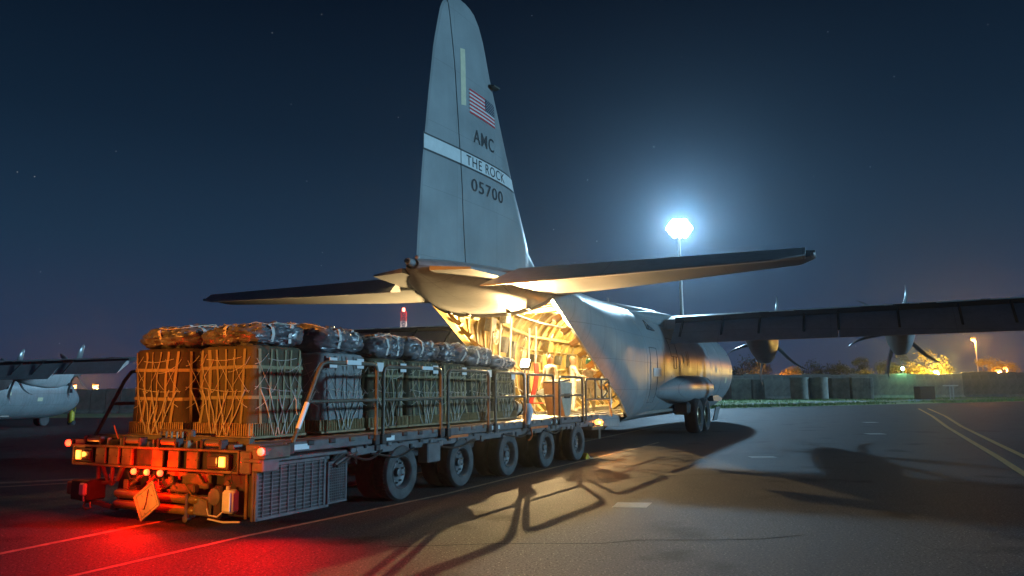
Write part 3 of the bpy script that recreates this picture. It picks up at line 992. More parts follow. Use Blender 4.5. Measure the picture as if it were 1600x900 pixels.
    MB().loft(rings, False, False).build('wing_root_fairing', M_SKIN, root, smooth=60, fix=False)
    for s_ in (-1, 1):
        rings = []
        for a, w_, z1, z2 in [(12.6, .03, 4.55, 4.62), (14.0, .16, 4.35, 4.72), (15.4, .36, 4.15, 4.85), (17.5, .52, 3.98, 4.95), (20.5, .45, 3.98, 4.95), (22.3, .10, 4.3, 4.7)]:
            c_ = side_s(a, (z1 + z2) / 2) - .1
            rings.append([Vector((s_ * (c_ + w_ * cos(t)), a, (z1 + z2) / 2 + (z2 - z1) / 2 * sin(t))) for t in frange(0, 2 * pi, 17)[:-1]])
        MB().loft(rings).build('wing_fillet', M_SKIN, root, smooth=60)
        # landing-gear sponson
        rings = []
        for a in frange(11.2, 23.6, 34):
            u = (a - 11.2) / 12.4
            k = min(1.0, 2.2 * u) ** .8 * (1 - max(0.0, (u - .80) / .20) ** 2.6 + 1e-4) ** .5
            wd_, hh = .74 * k + .02, .54 * k + .03
            zc = 1.82 - .10 * (1 - k)
            rings.append([Vector((s_ * (1.75 + wd_ * (abs(cos(t)) ** .75) * (1 if cos(t) > 0 else -.2)), a, zc + hh * (abs(sin(t)) ** .85) * (1 if sin(t) > 0 else -1))) for t in frange(0, 2 * pi, 29)[:-1]])
        MB().loft(rings).build('landing_gear_fairing', M_SKIN, root, smooth=60)
        MB().bbox((s_ * 1.95, 19.1, 1.02), (.7, 3.4, .5), .1).build('wheel_well_box', M_DARKG, root)
        MB().prism([(22.9, 1.5), (23.9, 1.32), (23.6, 1.22), (21.6, 1.25), (21.4, 1.5)], s_ * 1.7, s_ * 2.55, 'X').build('air_scoop_lip', M_SKIN, root)
        MB().box((s_ * 2.62, 19.2, .95), (.30, 3.6, .55)).build('wheel_well_shadow_panel', M_DARKG, root) if False else None
        # gear door hanging open
        MB().bbox((s_ * 2.74, 21.0, .72), (.05, 1.0, .6), .01, ry=.25 * s_).build('gear_door', M_SKIN, root)
        for a in (18.3, 19.85):
            wl = main_wheel()
            wl.parent = root
            wl.location = (s_ * 2.30, a, .71)
            wl.rotation_euler = (0, 0, 0 if s_ > 0 else pi)
            MB().cyl((s_ * 2.0, a, .71), (s_ * 2.0, a, 1.6), .10, 12).build('gear_strut', M_BAYDARK, root, smooth=60)
    # paratroop door, windows and emergency markings on the starboard side
    for a, z0, z1, wd_ in [(12.4, 2.25, 2.55, 1.1)]:
        g_ = MB()
        g_.add([(side_s(a, z0) + .012, a, z0), (side_s(a + wd_, z0) + .012, a + wd_, z0), (side_s(a + wd_, z1) + .012, a + wd_, z1), (side_s(a, z1) + .012, a, z1)], [(0, 1, 2, 3)])
        g_.build('pale_stencil_panel', M_WHITE, root, fix=False)
    for (a, z0, z1, wd_, m_) in [(16.5, 2.35, 3.05, .22, M_CREAM), (17.3, 2.85, 3.2, .18, M_CREAM), (18.0, 2.75, 3.35, .12, M_NAVY), (18.35, 2.7, 3.4, .10, M_NAVY), (27.6, 2.1, 2.4, .5, M_CREAM), (24.8, 2.6, 2.85, .3, M_CREAM)]:
        g_ = MB()
        q = frange(z0, z1, 4)
        g_.add([p_ for z in q for p_ in ((side_s(a, z) + .014, a, z), (side_s(a, z) + .014, a + wd_, z))], [(2 * i, 2 * i + 1, 2 * i + 3, 2 * i + 2) for i in range(3)])
        g_.build('side_marking', m_, root, fix=False)
    # door outlines (thin lines)
    for (a0, a1, z0, z1) in [(12.0, 12.95, 1.35, 3.25), (15.2, 16.3, 3.05, 3.75), (15.55, 16.05, 2.6, 3.05)]:
        g_ = MB()
        path = [(a0, z0), (a1, z0), (a1, z1), (a0, z1)]
        pts = []
        for i in range(4):
            p_, q = path[i], path[(i + 1) % 4]
            for k in range(8):
                a = p_[0] + (q[0] - p_[0]) * k / 8
                z = p_[1] + (q[1] - p_[1]) * k / 8
                pts.append((side_s(a, z) + .002, a, z))
        g_.tube(pts, .011, 4, closed=True)
        g_.build('door_outline', M_DARKG, root)
    # escape-hatch emblem lines below the fairing
    g_ = MB()
    for (a0, z0, a1, z1) in [(12.9, 3.95, 13.4, 4.3), (13.4, 4.3, 13.9, 3.95), (13.9, 3.95, 12.9, 3.95), (13.15, 3.95, 13.4, 4.12), (13.4, 4.12, 13.65, 3.95)]:
        g_.cyl((side_s(a0, z0) + .004, a0, z0), (side_s(a1, z1) + .004, a1, z1), .03, 5)
    g_.build('step_marking', M_DARKG, root)
    # cockpit glazing
    for s_ in (-1, 1):
        for (a0, a1, z0, z1) in [(30.7, 31.35, 3.35, 3.95), (31.45, 31.95, 3.2, 3.62), (32.02, 32.45, 3.0, 3.3), (30.7, 31.3, 2.75, 3.15)]:
            g_ = MB()
            g_.add([(s_ * (side_s(a, z) + .02), a, z) for a, z in ((a0, z0), (a1, z0), (a1, z1 - .08), (a0, z1))], [(0, 1, 2, 3)])
            g_.build('cockpit_window', M_GLASS, root, fix=False)
    # nose gear
    MB().cyl((0, 30.2, .45), (0, 30.3, 1.2), .09, 12).build('nose_gear_strut', M_GALV, root)
    for s_ in (-.25, .25):
        MB().lathe([(.2, -.12), (.44, -.12), (.50, -.06), (.50, .06), (.44, .12), (.2, .12)], 'X', (s_, 30.2, .50), 24).build('nose_wheel', M_SIDEW, root, smooth=40)
    # blade antennas, tow and fittings
    for a in (9.2, 14.2, 25.5):
        MB().loft([[Vector((.02 * x, a + y, 4.96 + z)) for x, y in ((1, 0), (0, .16), (-1, 0), (0, -.16))] for z in (0, .35)]).build('blade_antenna', M_SKIN, root)
    return fus


_mw = None


def main_wheel():
    global _mw
    if _mw is None:
        r_, w_ = .71, .27
        prof = [(.36, -.16), (.52, -w_ * .92), (.64, -w_), (.695, -w_ * .72), (r_, -w_ * .3), (r_ + .004, 0), (r_, w_ * .3), (.695, w_ * .72), (.64, w_), (.52, w_ * .92), (.36, .16)]
        _mw = MB().lathe(prof, 'X', n=40, caps=False).build('main_wheel', M_TYRE, None, smooth=40)
        MB().lathe([(.30, -.14), (.37, -.16), (.37, .20), (.34, .22), (.30, .10), (.10, .06), (.10, .16), (0.02, .17)], 'X', n=32).build('rim', M_ROLL, _mw, smooth=40)
        for k in range(8):
            t = k * pi / 4
            MB().cyl((.075, .2 * cos(t), .2 * sin(t)), (.11, .2 * cos(t), .2 * sin(t)), .03, 6).build('rim_bolt', M_STEEL, _mw)
        return _mw
    return copy_tree(_mw)


# ---- fin
TE = [(4.72, .36), (5.5, .42), (6.9, .56), (8.6, .80), (9.95, 1.02), (10.97, 1.30), (11.25, 1.45), (11.5, 1.75), (11.66, 2.15), (11.70, 2.5)]
LE = [(4.72, 9.2), (4.95, 8.4), (5.15, 7.75), (5.47, 6.98), (5.97, 6.27), (6.57, 5.90), (7.38, 5.37), (8.04, 5.03), (9.0, 4.53), (9.77, 4.12), (10.23, 3.88), (10.93, 3.60), (11.35, 3.33), (11.57, 3.08), (11.66, 2.85), (11.70, 2.6)]
HG = [(4.72, 2.28), (7.35, 2.06), (9.73, 1.87), (11.23, 1.68), (11.7, 1.62)]


def naca(x):
    x = min(1, max(0, x))
    return 5 * (.2969 * sqrt(x) - .126 * x - .3516 * x * x + .2843 * x ** 3 - .1015 * x ** 4) * 2


def fin_half(a, z):
    te, le = lerp_table(TE, z)[0], lerp_table(LE, z)[0]
    le_ = min(le, te + 5.9)
    c = max(.05, le_ - te)
    T = min(.12 * c, .62)
    x = (le_ - a) / c
    base = T / 2 * naca(x)
    if le > le_:
        # dorsal fillet in front of the fin
        if a > le_ - .9:
            base = max(base, .10 * max(0, (le - a) / (le - le_ + .9)) ** .6 * 1.3)
    return max(base, .006)


def build_fin(root):
    zs = frange(4.55, 6.0, 9) + frange(6.2, 11.0, 18) + [11.2, 11.35, 11.47, 11.57, 11.64, 11.69]
    f = MB()
    rings = []
    for z in zs:
        zz = max(4.72, z)
        h0, le = lerp_table(HG, zz)[0] + .018, lerp_table(LE, zz)[0]
        if le - h0 < .3:
            h0 = min(h0, le - .3)
        A_ = [h0 + (le - h0) * (1 - (1 - t) ** 2) for t in frange(0, 1, 20)]
        rings.append([Vector((fin_half(a, zz) if i < 19 else 0, a, z)) for i, a in enumerate(A_)] + [Vector((-fin_half(a, zz), a, z)) for a in A_[-2::-1]])
    f.loft(rings).build('tail_fin', M_FIN, root, smooth=45)
    rd = MB()
    rings = []
    for z in zs[:-3]:
        zz = max(4.72, z)
        h0, te = lerp_table(HG, zz)[0] - .018, lerp_table(TE, zz)[0]
        A_ = frange(h0, te, 8)
        rings.append([Vector((fin_half(a, zz), a, z)) for a in A_] + [Vector((-fin_half(a, zz), a, z)) for a in A_[-2::-1]])
    r_ = rd.loft(rings).build('rudder', M_FIN, root, smooth=45)
    # dark hinge line seen in the gap
    g_ = MB()
    g_.loft([[Vector((s_ * .8 * fin_half(lerp_table(HG, z)[0], z), lerp_table(HG, z)[0] + d, z)) for s_, d in ((1, -.05), (1, .05), (-1, .05), (-1, -.05))] for z in frange(4.75, 11.5, 12)]).build('hinge_spar', M_DARKG, root)
    # de-icing boot look on the leading edge, small horn light
    MB().lathe([(.02, 0), (.03, .05), (.03, .12), (.01, .16)], 'Y', (.20, 3.9, 9.9), 10).build('fin_lamp', M_BAYDARK, root)
    MB().add([(.1, 3.62, 9.86), (.34, 3.6, 9.80), (.36, 3.9, 9.81), (.12, 4.08, 9.86), (.1, 3.62, 9.90), (.34, 3.6, 9.84), (.36, 3.9, 9.85), (.12, 4.08, 9.90)],
             [(0, 3, 2, 1), (4, 5, 6, 7), (0, 1, 5, 4), (1, 2, 6, 5), (2, 3, 7, 6), (3, 0, 4, 7)]).build('fin_antenna', M_BAYDARK, root)


def on_fin(name, polys, m, root, lift=.006):
    """flat marking laid on the starboard side of the fin; polys in (a, z), finely cut"""
    mbq = MB()
    for (a0, a1, z0, z1, shear) in polys:
        na, nz = max(2, int(abs(a1 - a0) / .18) + 2), max(2, int(abs(z1 - z0) / .3) + 2)
        vs = []
        for z in frange(0, 1, nz):
            for a in frange(0, 1, na):
                aa = a0 + (a1 - a0) * a
                zz = z0 + (z1 - z0) * z + shear * a
                vs.append((fin_half(aa, zz) + lift, aa, zz))
        mbq.add(vs, [(j * na + i, j * na + i + 1, (j + 1) * na + i + 1, (j + 1) * na + i) for j in range(nz - 1) for i in range(na - 1)])
    return mbq.build(name, m, root, fix=False)


def text_mesh(txt, width, height, cell=.12):
    cu = bpy.data.curves.new('lettering', 'FONT')
    cu.body = txt
    cu.size = 1.0
    cu.resolution_u = 6
    cu.offset = 0.004
    cu.space_character = 1.12
    o = bpy.data.objects.new('lettering', cu)
    COL.objects.link(o)
    dg = bpy.context.evaluated_depsgraph_get()
    me = bpy.data.meshes.new_from_object(o.evaluated_get(dg))
    bpy.data.objects.remove(o)
    xs = [q.co.x for q in me.vertices]
    ys = [q.co.y for q in me.vertices]
    x0, x1, y0, y1 = min(xs), max(xs), min(ys), max(ys)
    for q in me.vertices:
        q.co = Vector(((q.co.x - x0) / (x1 - x0) * width, (q.co.y - y0) / (y1 - y0) * height, 0))
    bm = bmesh.new()
    bm.from_mesh(me)
    bmesh.ops.triangulate(bm, faces=bm.faces[:])
    long_ = [e for e in bm.edges if e.calc_length() > cell]
    bmesh.ops.subdivide_edges(bm, edges=long_, cuts=1)
    bm.to_mesh(me)
    bm.free()
    return me


def fin_text(name, txt, a0, a1, z0, z1, m, root, lift=.012, drop=0.0):
    me = text_mesh(txt, a1 - a0, z1 - z0)
    for q in me.vertices:
        aa, zz = a0 + q.co.x, z0 + q.co.y + drop * q.co.x
        q.co = Vector((fin_half(aa, zz) + lift, aa, zz))
    me.materials.append(m)
    o = bpy.data.objects.new(name, me)
    COL.objects.link(o)
    o.parent = root
    return o


def build_markings(root):
    on_fin('cream_strip', [(2.12, 2.34, 8.80, 10.28, .05)], M_CREAM, root)
    fl = on_fin('flag_white_field', [(2.5, 3.86, 8.72, 9.36, 0)], M_WHITE, root)
    hs = .64 / 13
    for i in range(7):
        z0 = 8.72 + 2 * i * hs
        a1 = 3.86 if i < 3 else 3.30
        st = on_fin('red_stripe', [(2.5, a1, z0, z0 + hs, 0)], M_RED, fl, .012)
    un = on_fin('star_field', [(3.30, 3.86, 8.72 + 6 * hs, 9.36, 0)], M_NAVY, fl, .015)
    g_ = MB()
    for j in range(9):
        for i in range(6 if j % 2 == 0 else 5):
            a = 3.345 + i * .092 + (.046 if j % 2 else 0)
            z = 8.72 + 6 * hs + .025 + j * .0365
            x_ = fin_half(a, z) + .019
            g_.add([(x_, a + .013 * cos(k * 1.2566 + 1.57) * (1 if True else 1), z + .013 * sin(k * 1.2566 + 1.57)) for k in range(5)], [(0, 1, 2, 3, 4)])
    g_.build('stars', M_WHITE, fl, fix=False)['kind'] = 'stuff'
    fin_text('lettering_AMC', 'AMC', 2.66, 3.72, 8.00, 8.36, M_LINE, root)
    on_fin('band_border', [(.60, 5.08, 7.24, 7.66, 0)], M_LINE, root, .005)
    on_fin('white_band', [(.62, 5.06, 7.285, 7.615, 0)], M_WHITE, root, .010)
    on_fin('band_gap', [(2.045, 2.075, 7.24, 7.66, 0)], M_LINE, root, .013)
    fin_text('lettering_THE_ROCK', 'THE ROCK', 2.30, 4.30, 7.322, 7.582, M_LINE, root, .015)
    fin_text('lettering_05700', '05700', 2.52, 4.14, 6.72, 7.04, M_LINE, root)


# ---- tailplane
def plane_ring(s, te, le, zc, T, n=14, z_te=0.0, cut=None):
    """aerofoil ring at span station s; cut = rear end fraction position (a) for a fixed part"""
    c = le - te
    pts = []
    lo = 0.0 if cut is None else (cut - te) / c
    for t in frange(0, 1, n):
        u = 1 - (1 - lo) * (1 - (1 - t) ** 2) if False else lo + (1 - lo) * (1 - (1 - t) ** 2)
        a = te + c * u
        pts.append(Vector((s, a, zc + T / 2 * naca(1 - u) + z_te * (1 - u))))
    for t in frange(1, 0, n)[1:]:
        u = lo + (1 - lo) * (1 - (1 - t) ** 2)
        a = te + c * u
        pts.append(Vector((s, a, zc - T / 2 * naca(1 - u) + z_te * (1 - u))))
    return pts


def build_tailplane(root):
    zc = 4.44
    st = [(-8.02, 2.5), (-7.95, 2.85), (-7.7, 3.1), (-7.0, 3.32), (-5, 4.02), (-3, 4.70), (-1.2, 5.28), (0, 5.5), (1.2, 5.28), (3, 4.70), (5, 4.02), (7.0, 3.32), (7.7, 3.1), (7.95, 2.85), (8.02, 2.5)]
    f = MB()
    f.loft([plane_ring(s, .95 + .07 * abs(s), le, zc, min(.50, .115 * (le - .9)) if abs(s) < 7.9 else .12, cut=2.28 - .02 * abs(s)) for s, le in st])
    tp = f.build('tailplane', M_FIN, root, smooth=40)
    # fixed pointed fillets inboard of the elevators
    for s_ in (-1, 1):
        MB().add([(s_ * .30, 2.6, 4.30), (s_ * 1.55, 2.6, 4.34), (s_ * 1.25, .55, 4.40), (s_ * .35, .35, 4.40), (s_ * .30, 2.6, 4.60), (s_ * 1.55, 2.6, 4.52), (s_ * 1.25, .55, 4.44), (s_ * .35, .35, 4.50)],
                 [(0, 1, 2, 3), (4, 7, 6, 5), (0, 4, 5, 1), (1, 5, 6, 2), (2, 6, 7, 3), (3, 7, 4, 0)]).build('tailplane_fillet', M_FIN, root)
        rings = []
        for k, s in enumerate(frange(1.62, 7.85, 12)):
            hg = 2.25 - .02 * s
            te = 1.02 + .07 * s + (0.0 if s < 7.6 else .3)
            dr = (hg - te) * .30
            th = .20 * (1 - .055 * s)
            sh = -.45 * (1 - k / 1) if k == 0 else 0
            rings.append([Vector((s_ * s, hg, zc + th)), Vector((s_ * s, hg + .05, zc)), Vector((s_ * s, hg, zc - th)), Vector((s_ * (s + sh), te, zc - dr - .015)), Vector((s_ * (s + sh), te, zc - dr + .015))])
        MB().loft(rings).build('elevator', M_WING, root, smooth=30)
        MB().bbox((s_ * 7.98, 2.1, zc - .04), (.08, .3, .07), .02).build('tip_light_housing', M_GALV, root)
    return tp


# ---- wing
def build_wing(root):
    def W(s):
        s = abs(s)
        le = 20.45 if s <= 5 else 20.45 - (s - 5) * .085
        te = 16.35 if s <= 5 else 16.35 + (s - 5) * .055
        zc = 4.60 + .020 * s
        T = .86 - .030 * s
        return te, le, zc, T
    ss = [-20.2, -20.05, -19.5] + frange(-18.5, 18.5, 38) + [19.5, 20.05, 20.2]
    rings = []
    for s in ss:
        te, le, zc, T = W(s)
        if abs(s) > 20.1:
            te, le, T = te + .6, le - .8, T * .25
        elif abs(s) > 20:
            te, le, T = te + .15, le - .3, T * .7
        # blunt rear spar
        r_ = plane_ring(s, te - 1.2, le, zc, T, n=12, cut=te, z_te=-.34)
        rings.append(r_)
    wing = MB().loft(rings).build('wing', M_WING, root, smooth=40)
    for s_ in (-1, 1):
        for (s0, s1, nm) in ((2.15, 8.05, 'flap'), (8.07, 14.9, 'flap'), (14.95, 19.4, 'aileron')):
            rings = []
            for s in frange(s0, s1, 9):
                te, le, zc, T = W(s)
                k = 1 if nm == 'flap' else .75
                a0, z0 = te + .02, zc - .30
                a1, z1 = te - 1.25 * k, zc - 1.12 * k - .012 * (s - 2)
                n_ = Vector((0, -(z1 - z0), (a1 - a0))).normalized() * -1
                d = Vector((0, a1 - a0, z1 - z0))
                ctr = Vector((s_ * s, a0, z0))
                ring = []
                for t, h in ((0, .02), (.04, .10), (.15, .15), (.45, .12), (1, .012)):
                    ring.append(ctr + d * t + n_ * h)
                for t, h in ((1, -.012), (.45, -.06), (.15, -.09), (.04, -.06)):
                    ring.append(ctr + d * t + n_ * h)
                rings.append(ring)
            fl = MB().loft(rings).build(nm, M_WING, root, smooth=35)
        # flap track brackets: dark slots over the flap
        for s in (2.45, 4.0, 5.35, 6.9, 8.06, 10.0, 11.9, 13.45, 15.6):
            te, le, zc, T = W(s)
            a0, z0 = te - .02, zc - .28
            a1, z1 = te - 1.10, zc - 1.0 - .012 * (s - 2)
            ang = atan2(z1 - z0, a1 - a0)
            d = Vector((0, a1 - a0, z1 - z0))
            n_ = Vector((0, -(d.z), d.y)).normalized() * -1
            q = []
            for t in (0.02, .2, .5, .85):
                c_ = Vector((s_ * s, a0, z0)) + d * t + n_ * (.155 if t < .3 else .11 if t < .6 else .04)
                q.append(c_)
            MB().loft([[c_ + Vector((-.04, 0, 0)), c_ + Vector((.04, 0, 0)), c_ + Vector((.04, 0, 0)) + n_ * .03, c_ + Vector((-.04, 0, 0)) + n_ * .03] for c_ in q]).build('flap_track', M_DARKG, root)
        # dark flap cove and walkway stencils on top
        rings = []
        for s in frange(2.1, 19.4, 12):
            te, le, zc, T = W(s)
            rings.append([Vector((s_ * s, te - .012, zc + .0 - .006 * s)), Vector((s_ * s, te - .012, zc - .40)), Vector((s_ * s, te - .03, zc - .40)), Vector((s_ * s, te - .03, zc + .0 - .006 * s))])
        MB().loft(rings).build('flap_cove', M_DARKG, root)
        # little vortex strips on the upper surface
        rq = random.Random(11)
        for i in range(26):
            s = rq.uniform(4.0, 18)
            te, le, zc, T = W(s)
            c_ = le - te + 1.2
            a = te + rq.uniform(.1, .7)
            u = (a - (te - 1.2)) / c_
            z = zc + T / 2 * naca(1 - u) - .34 * (1 - u)
            MB().bbox((s_ * s, a, z + .012), (rq.uniform(.25, .8), rq.uniform(.1, .28), .015), .004).build('wing_stencil', M_DARKG, root)
        for s in (14.6,):
            te, le, zc, T = W(s)
        # engines
        for s, dz, ph in ((4.95, 0, .2667), (10.2, .23, .2806)):
            build_engine(root, s_ * s, 4.0 + dz, ph if s_ > 0 else ph + .4)


_blade = None


def build_engine(root, s, z, ph):
    global _blade
    m_ = MB()
    rings = []
    for a, w_, up, dn in [(22.25, .38, .40, .52), (21.9, .50, .50, .95), (21.2, .56, .56, 1.12), (20.2, .56, .60, 1.14), (19.2, .54, .62, 1.02), (18.2, .48, .60, .80), (17.4, .38, .50, .50), (16.9, .26, .35, .28)]:
        rings.append([Vector((s + w_ * (abs(cos(t)) ** (.9 if sin(t) > 0 else .5)) * (1 if cos(t) > 0 else -1) * (1 - .42 * max(0, -sin(t)) ** 1.5), a, z + (up * sin(t) if sin(t) > 0 else -dn * abs(sin(t)) ** .8))) for t in frange(0, 2 * pi, 25)[:-1]])
    nac = m_.loft(rings).build('engine_nacelle', M_WING, root, smooth=50)
    MB().loft([[Vector((s + .30 * cos(t), a, z - .80 + .16 * sin(t))) for t in frange(0, 2 * pi, 15)[:-1]] for a in (21.86, 21.96)]).build('air_intake', M_DARKG, nac)
    MB().cyl((s, 17.2, z + .0), (s, 16.75, z - .04), .26, 18, .24).build('exhaust_pipe', M_BAYDARK, nac, smooth=50)
    pr = MB().lathe([(.38, 22.26), (.40, 22.4), (.37, 22.75), (.28, 23.05), (.14, 23.25), (.02, 23.32)], 'Y', (s, 0, z), 24).build('propeller_hub', M_PROP, root, smooth=50)
    if _blade is None:
        b_ = MB()
        rings = []
        for r_, c_, tw, th, sw in [(.25, .16, 1.0, .10, 0), (.5, .22, 1.05, .08, .0), (.8, .34, 1.12, .055, .02), (1.15, .40, 1.2, .04, .05), (1.5, .38, 1.27, .03, .03), (1.8, .30, 1.33, .022, -.05), (1.98, .20, 1.37, .016, -.13), (2.055, .08, 1.40, .008, -.18)]:
            ring = []
            for t in frange(0, 2 * pi, 11)[:-1]:
                x, y = th / 2 * sin(t) * 2, c_ / 2 * cos(t) - sw * 1.1
                ca, sa = cos(tw - pi / 2), sin(tw - pi / 2)
                ring.append(Vector((x * ca - y * sa + sw, x * sa + y * ca, r_)))
            rings.append(ring)
        _blade = b_.loft(rings).build('blade', M_PROP, None, smooth=50)
        bl = _blade
    else:
        bl = None
    for k in range(6):
        if bl is not None and k == 0:
            o = bl
        else:
            o = _blade.copy()
            COL.objects.link(o)
        o.parent = pr
        o.location = (s, 22.66, z)
        o.rotation_euler = (0, ph + k * pi / 3, 0)


aircraft = thing('cargo_aircraft', 'big grey four-propeller cargo plane with open lit tail ramp and fin lettered THE ROCK', 'aircraft', wA(0, 0, 0), -TH_A, 'grey cargo aircraft')
build_fuselage(aircraft)
build_fin(aircraft)
build_markings(aircraft)
build_tailplane(aircraft)
build_wing(aircraft)

# lamps inside the bay
M_BAYL = lamp_mat('bay_lamp_glow', (1.0, 0.86, 0.55), 110.0)
WARM = (1.0, 0.68, 0.30)
q = MB().bbox((-.75, 8.25, 4.29), (.30, .22, .14), .03).build('ceiling_lamp', M_BAYL, aircraft)
MB().cyl((-.75, 8.25, 4.34), (-.75, 8.25, 4.78), .03, 8).build('lamp_bracket', M_BAYDARK, aircraft)
add_light('ramp_light', 'SPOT', (-.75, 8.25, 4.15), 3400.0, WARM, aircraft, 0.03, radians(150), .25, target=(3.2, 5.6, 1.0))
for a in (12.5, 16.5, 20.5):
    MB().bbox((0, a, 4.50), (.5, .9, .08), .02).build('dome_light', lamp_mat('dome_glow', (1, .8, .45), 18.0) if a == 12.5 else bpy.data.materials['dome_glow'], aircraft)
    add_light('bay_light', 'POINT', (0, a, 4.30), 1500.0, WARM, aircraft, 0.25)
add_light('bay_light', 'SPOT', (.9, 8.6, 4.3), 900.0, WARM, aircraft, 0.08, radians(110), .5, target=(-1.9, 8.9, 2.4))  # fill spot without a fixture, added to brighten the port wall

second = copy_tree(aircraft, None, ('bay_liner', 'bay_light', 'ramp_light', 'ring_frame', 'insulation_pad', 'equipment_case', 'bay_pipe', 'stanchion', 'hand_wheel', 'seat_webbing', 'seat_pan', 'lettering_AMC', 'lettering_THE_ROCK', 'ceiling_lamp', 'lamp_bracket', 'dome_light'))
TH_B = .2342
hx, hy = -41.57, 57.10
second.location = (hx - 22.66 * sin(TH_B), hy - 22.66 * cos(TH_B), -.93)
second.rotation_euler = (0, 0, -TH_B)
second['label'] = 'second grey cargo plane parked at far left, only its nose, wing and propellers showing'
# ================================================================== AIRCRAFT LOADER (local x = towards its right side, y = forward, x = 0 is the outer tyre face)
loader = thing('cargo_loader', 'long low ten-wheel aircraft cargo loader with railings, red lamps and a diamond placard', 'cargo loader', wL(0, 0, 0), -TH_L)
LD = loader
FRONT = 9.3
# deck: two side sills, cross members, rollers
MB().bbox((-.10, 3.0, 1.06), (.26, 12.5, .15), .015).build('deck_sill', M_LOADG, LD)
MB().bbox((-3.72, 3.0, 1.06), (.26, 12.5, .15), .015).build('deck_sill', M_LOADG, LD)
MB().box((-1.91, 3.0, 1.00), (3.36, 12.3, .06)).build('deck_plate', M_BLACK, LD)
for sx in (-3.2, -2.35, -1.47, -.62):
    MB().bbox((sx, 3.0, 1.07), (.14, 12.3, .09), .01).build('roller_rail', M_STEEL, LD)
for k in range(38):
    y = -3.0 + k * .325
    q = MB()
    for sx in (-2.78, -1.9, -1.05):
        q.cyl((sx - .34, y, 1.085), (sx + .34, y, 1.085), .032, 8)
    q.build('deck_roller', M_ROLL, LD)
# side: continuous outer beam with fittings under the sill
MB().bbox((-.09, 4.3, .90), (.14, 11.0, .14), .012).build('chassis_beam', M_LOADG, LD)
MB().bbox((-3.74, 4.3, .90), (.14, 11.0, .14), .012).build('chassis_beam', M_LOADG, LD)
MB().bbox((-1.9, 3.4, .72), (1.2, 11.5, .42), .02).build('main_frame', M_BLACK, LD)
rq = random.Random(9)
for k in range(34):
    y = -1.3 + k * .31
    MB().bbox((-.02, y, rq.choice([.86, .92, .98])), (.07, rq.uniform(.05, .18), rq.uniform(.05, .13)), .01).build('side_fitting', rq.choice([M_BLACK, M_LOADG, M_LOAD, M_STEEL]), LD)
for k in range(26):
    y = -2.75 + k * .46
    MB().bbox((.03, y, 1.10), (.05, .13, .07), .01).build('pallet_lock', rq.choice([M_BLACK, M_STEEL, M_LOAD]), LD)
# reflective tape and orange-edged plates along the sill
for y, l_ in ((-2.55, .46), (-.45, .34), (3.25, .34), (6.2, .34)):
    MB().box((.035, y, 1.055), (.006, l_, .075)).build('reflective_tape', M_REFL, LD)
for y, l_ in ((1.75, .7), (5.35, .9)):
    MB().box((.05, y, .965), (.006, l_, .05)).build('orange_edge', M_ORANGE, LD)
# cables sagging along the side
for (y0, y1, zz) in ((-1.5, -.6, .86), (-.9, .3, .84), (.7, 2.4, .86), (3.6, 4.9, .9), (5.6, 6.7, .88)):
    MB().tube([(.03, y0 + (y1 - y0) * t, zz - .09 * sin(pi * t) + .02 * sin(7 * t)) for t in frange(0, 1, 12)], .018, 6).build('hydraulic_hose', M_HOSE, LD, smooth=60)
MB().tube([(.06, 4.85, .98), (.07, 4.9, .8), (.05, 4.84, .72), (.03, 4.78, .70)], .02, 6).build('orange_strap', M_ORANGE, LD, smooth=60)
# bundle of hose ends ahead of the grille
for k in range(5):
    MB().tube([(-.05 + .03 * k, -1.75, .80 - .02 * k), (.0, -1.6 + .05 * k, .93 - .03 * k), (-.02, -1.35 + .04 * k, .88), (-.1, -1.1, .70 + .05 * k)], .022, 6).build('hose', M_STEEL if k % 2 else M_HOSE, LD, smooth=60)

# fender top and engine box with mesh grilles
MB().bbox((-.06, -2.42, .925), (.30, 1.75, .05), .01).build('fender', M_LOADG, LD)
eb = MB().bbox((-.42, -2.42, .50), (.66, 1.40, .68), .02).build('engine_box', M_BLACK, LD)
MB().bbox((-.075, -3.20, .51), (.05, .10, .74), .01).build('corner_post', M_LOAD, LD)
gr = MB()
gr.bbox((-.035, -2.52, .855), (.03, 1.42, .045), .006)
gr.bbox((-.035, -2.52, .165), (.03, 1.42, .045), .006)
gr.bbox((-.035, -3.21, .51), (.03, .05, .73), .006)
gr.bbox((-.035, -1.90, .51), (.03, .05, .73), .006)
grille = gr.build('grille_frame', M_LOADG, LD)
for k in range(13):
    z = .215 + k * .050
    MB().box((-.036, -2.55, z), (.016, 1.28, .014)).build('grille_slat', M_LOADG, grille)
for k in range(8):
    y = -3.1 + k * .155
    MB().box((-.030, y, .51), (.014, .016, .66)).build('grille_bar', M_LOADG, grille)
MB().box((-.055, -2.52, .51), (.01, 1.30, .66)).build('grille_backing', M_BLACK, grille)
g2 = MB()
g2.bbox((.0, -1.66, .78), (.03, .44, .03), .005)
g2.bbox((.0, -1.66, .20), (.03, .44, .03), .005)
g2.bbox((.0, -1.86, .49), (.03, .03, .58), .005)
g2.bbox((.0, -1.46, .49), (.03, .03, .58), .005)
side_g = g2.build('side_grille', M_LOADG, LD)
for k in range(15):
    MB().box((.0, -1.66, .225 + k * .038), (.012, .38, .009)).build('grille_slat', M_LOADG, side_g)
for k in range(9):
    MB().box((.004, -1.83 + k * .043, .49), (.010, .009, .56)).build('grille_bar', M_LOADG, side_g)
MB().box((-.02, -1.66, .49), (.01, .38, .56)).build('grille_backing', M_BLACK, side_g)
# box between the first two wheels
MB().bbox((-.02, .85, .73), (.22, .42, .34), .02).build('tool_box', M_LOADG, LD)


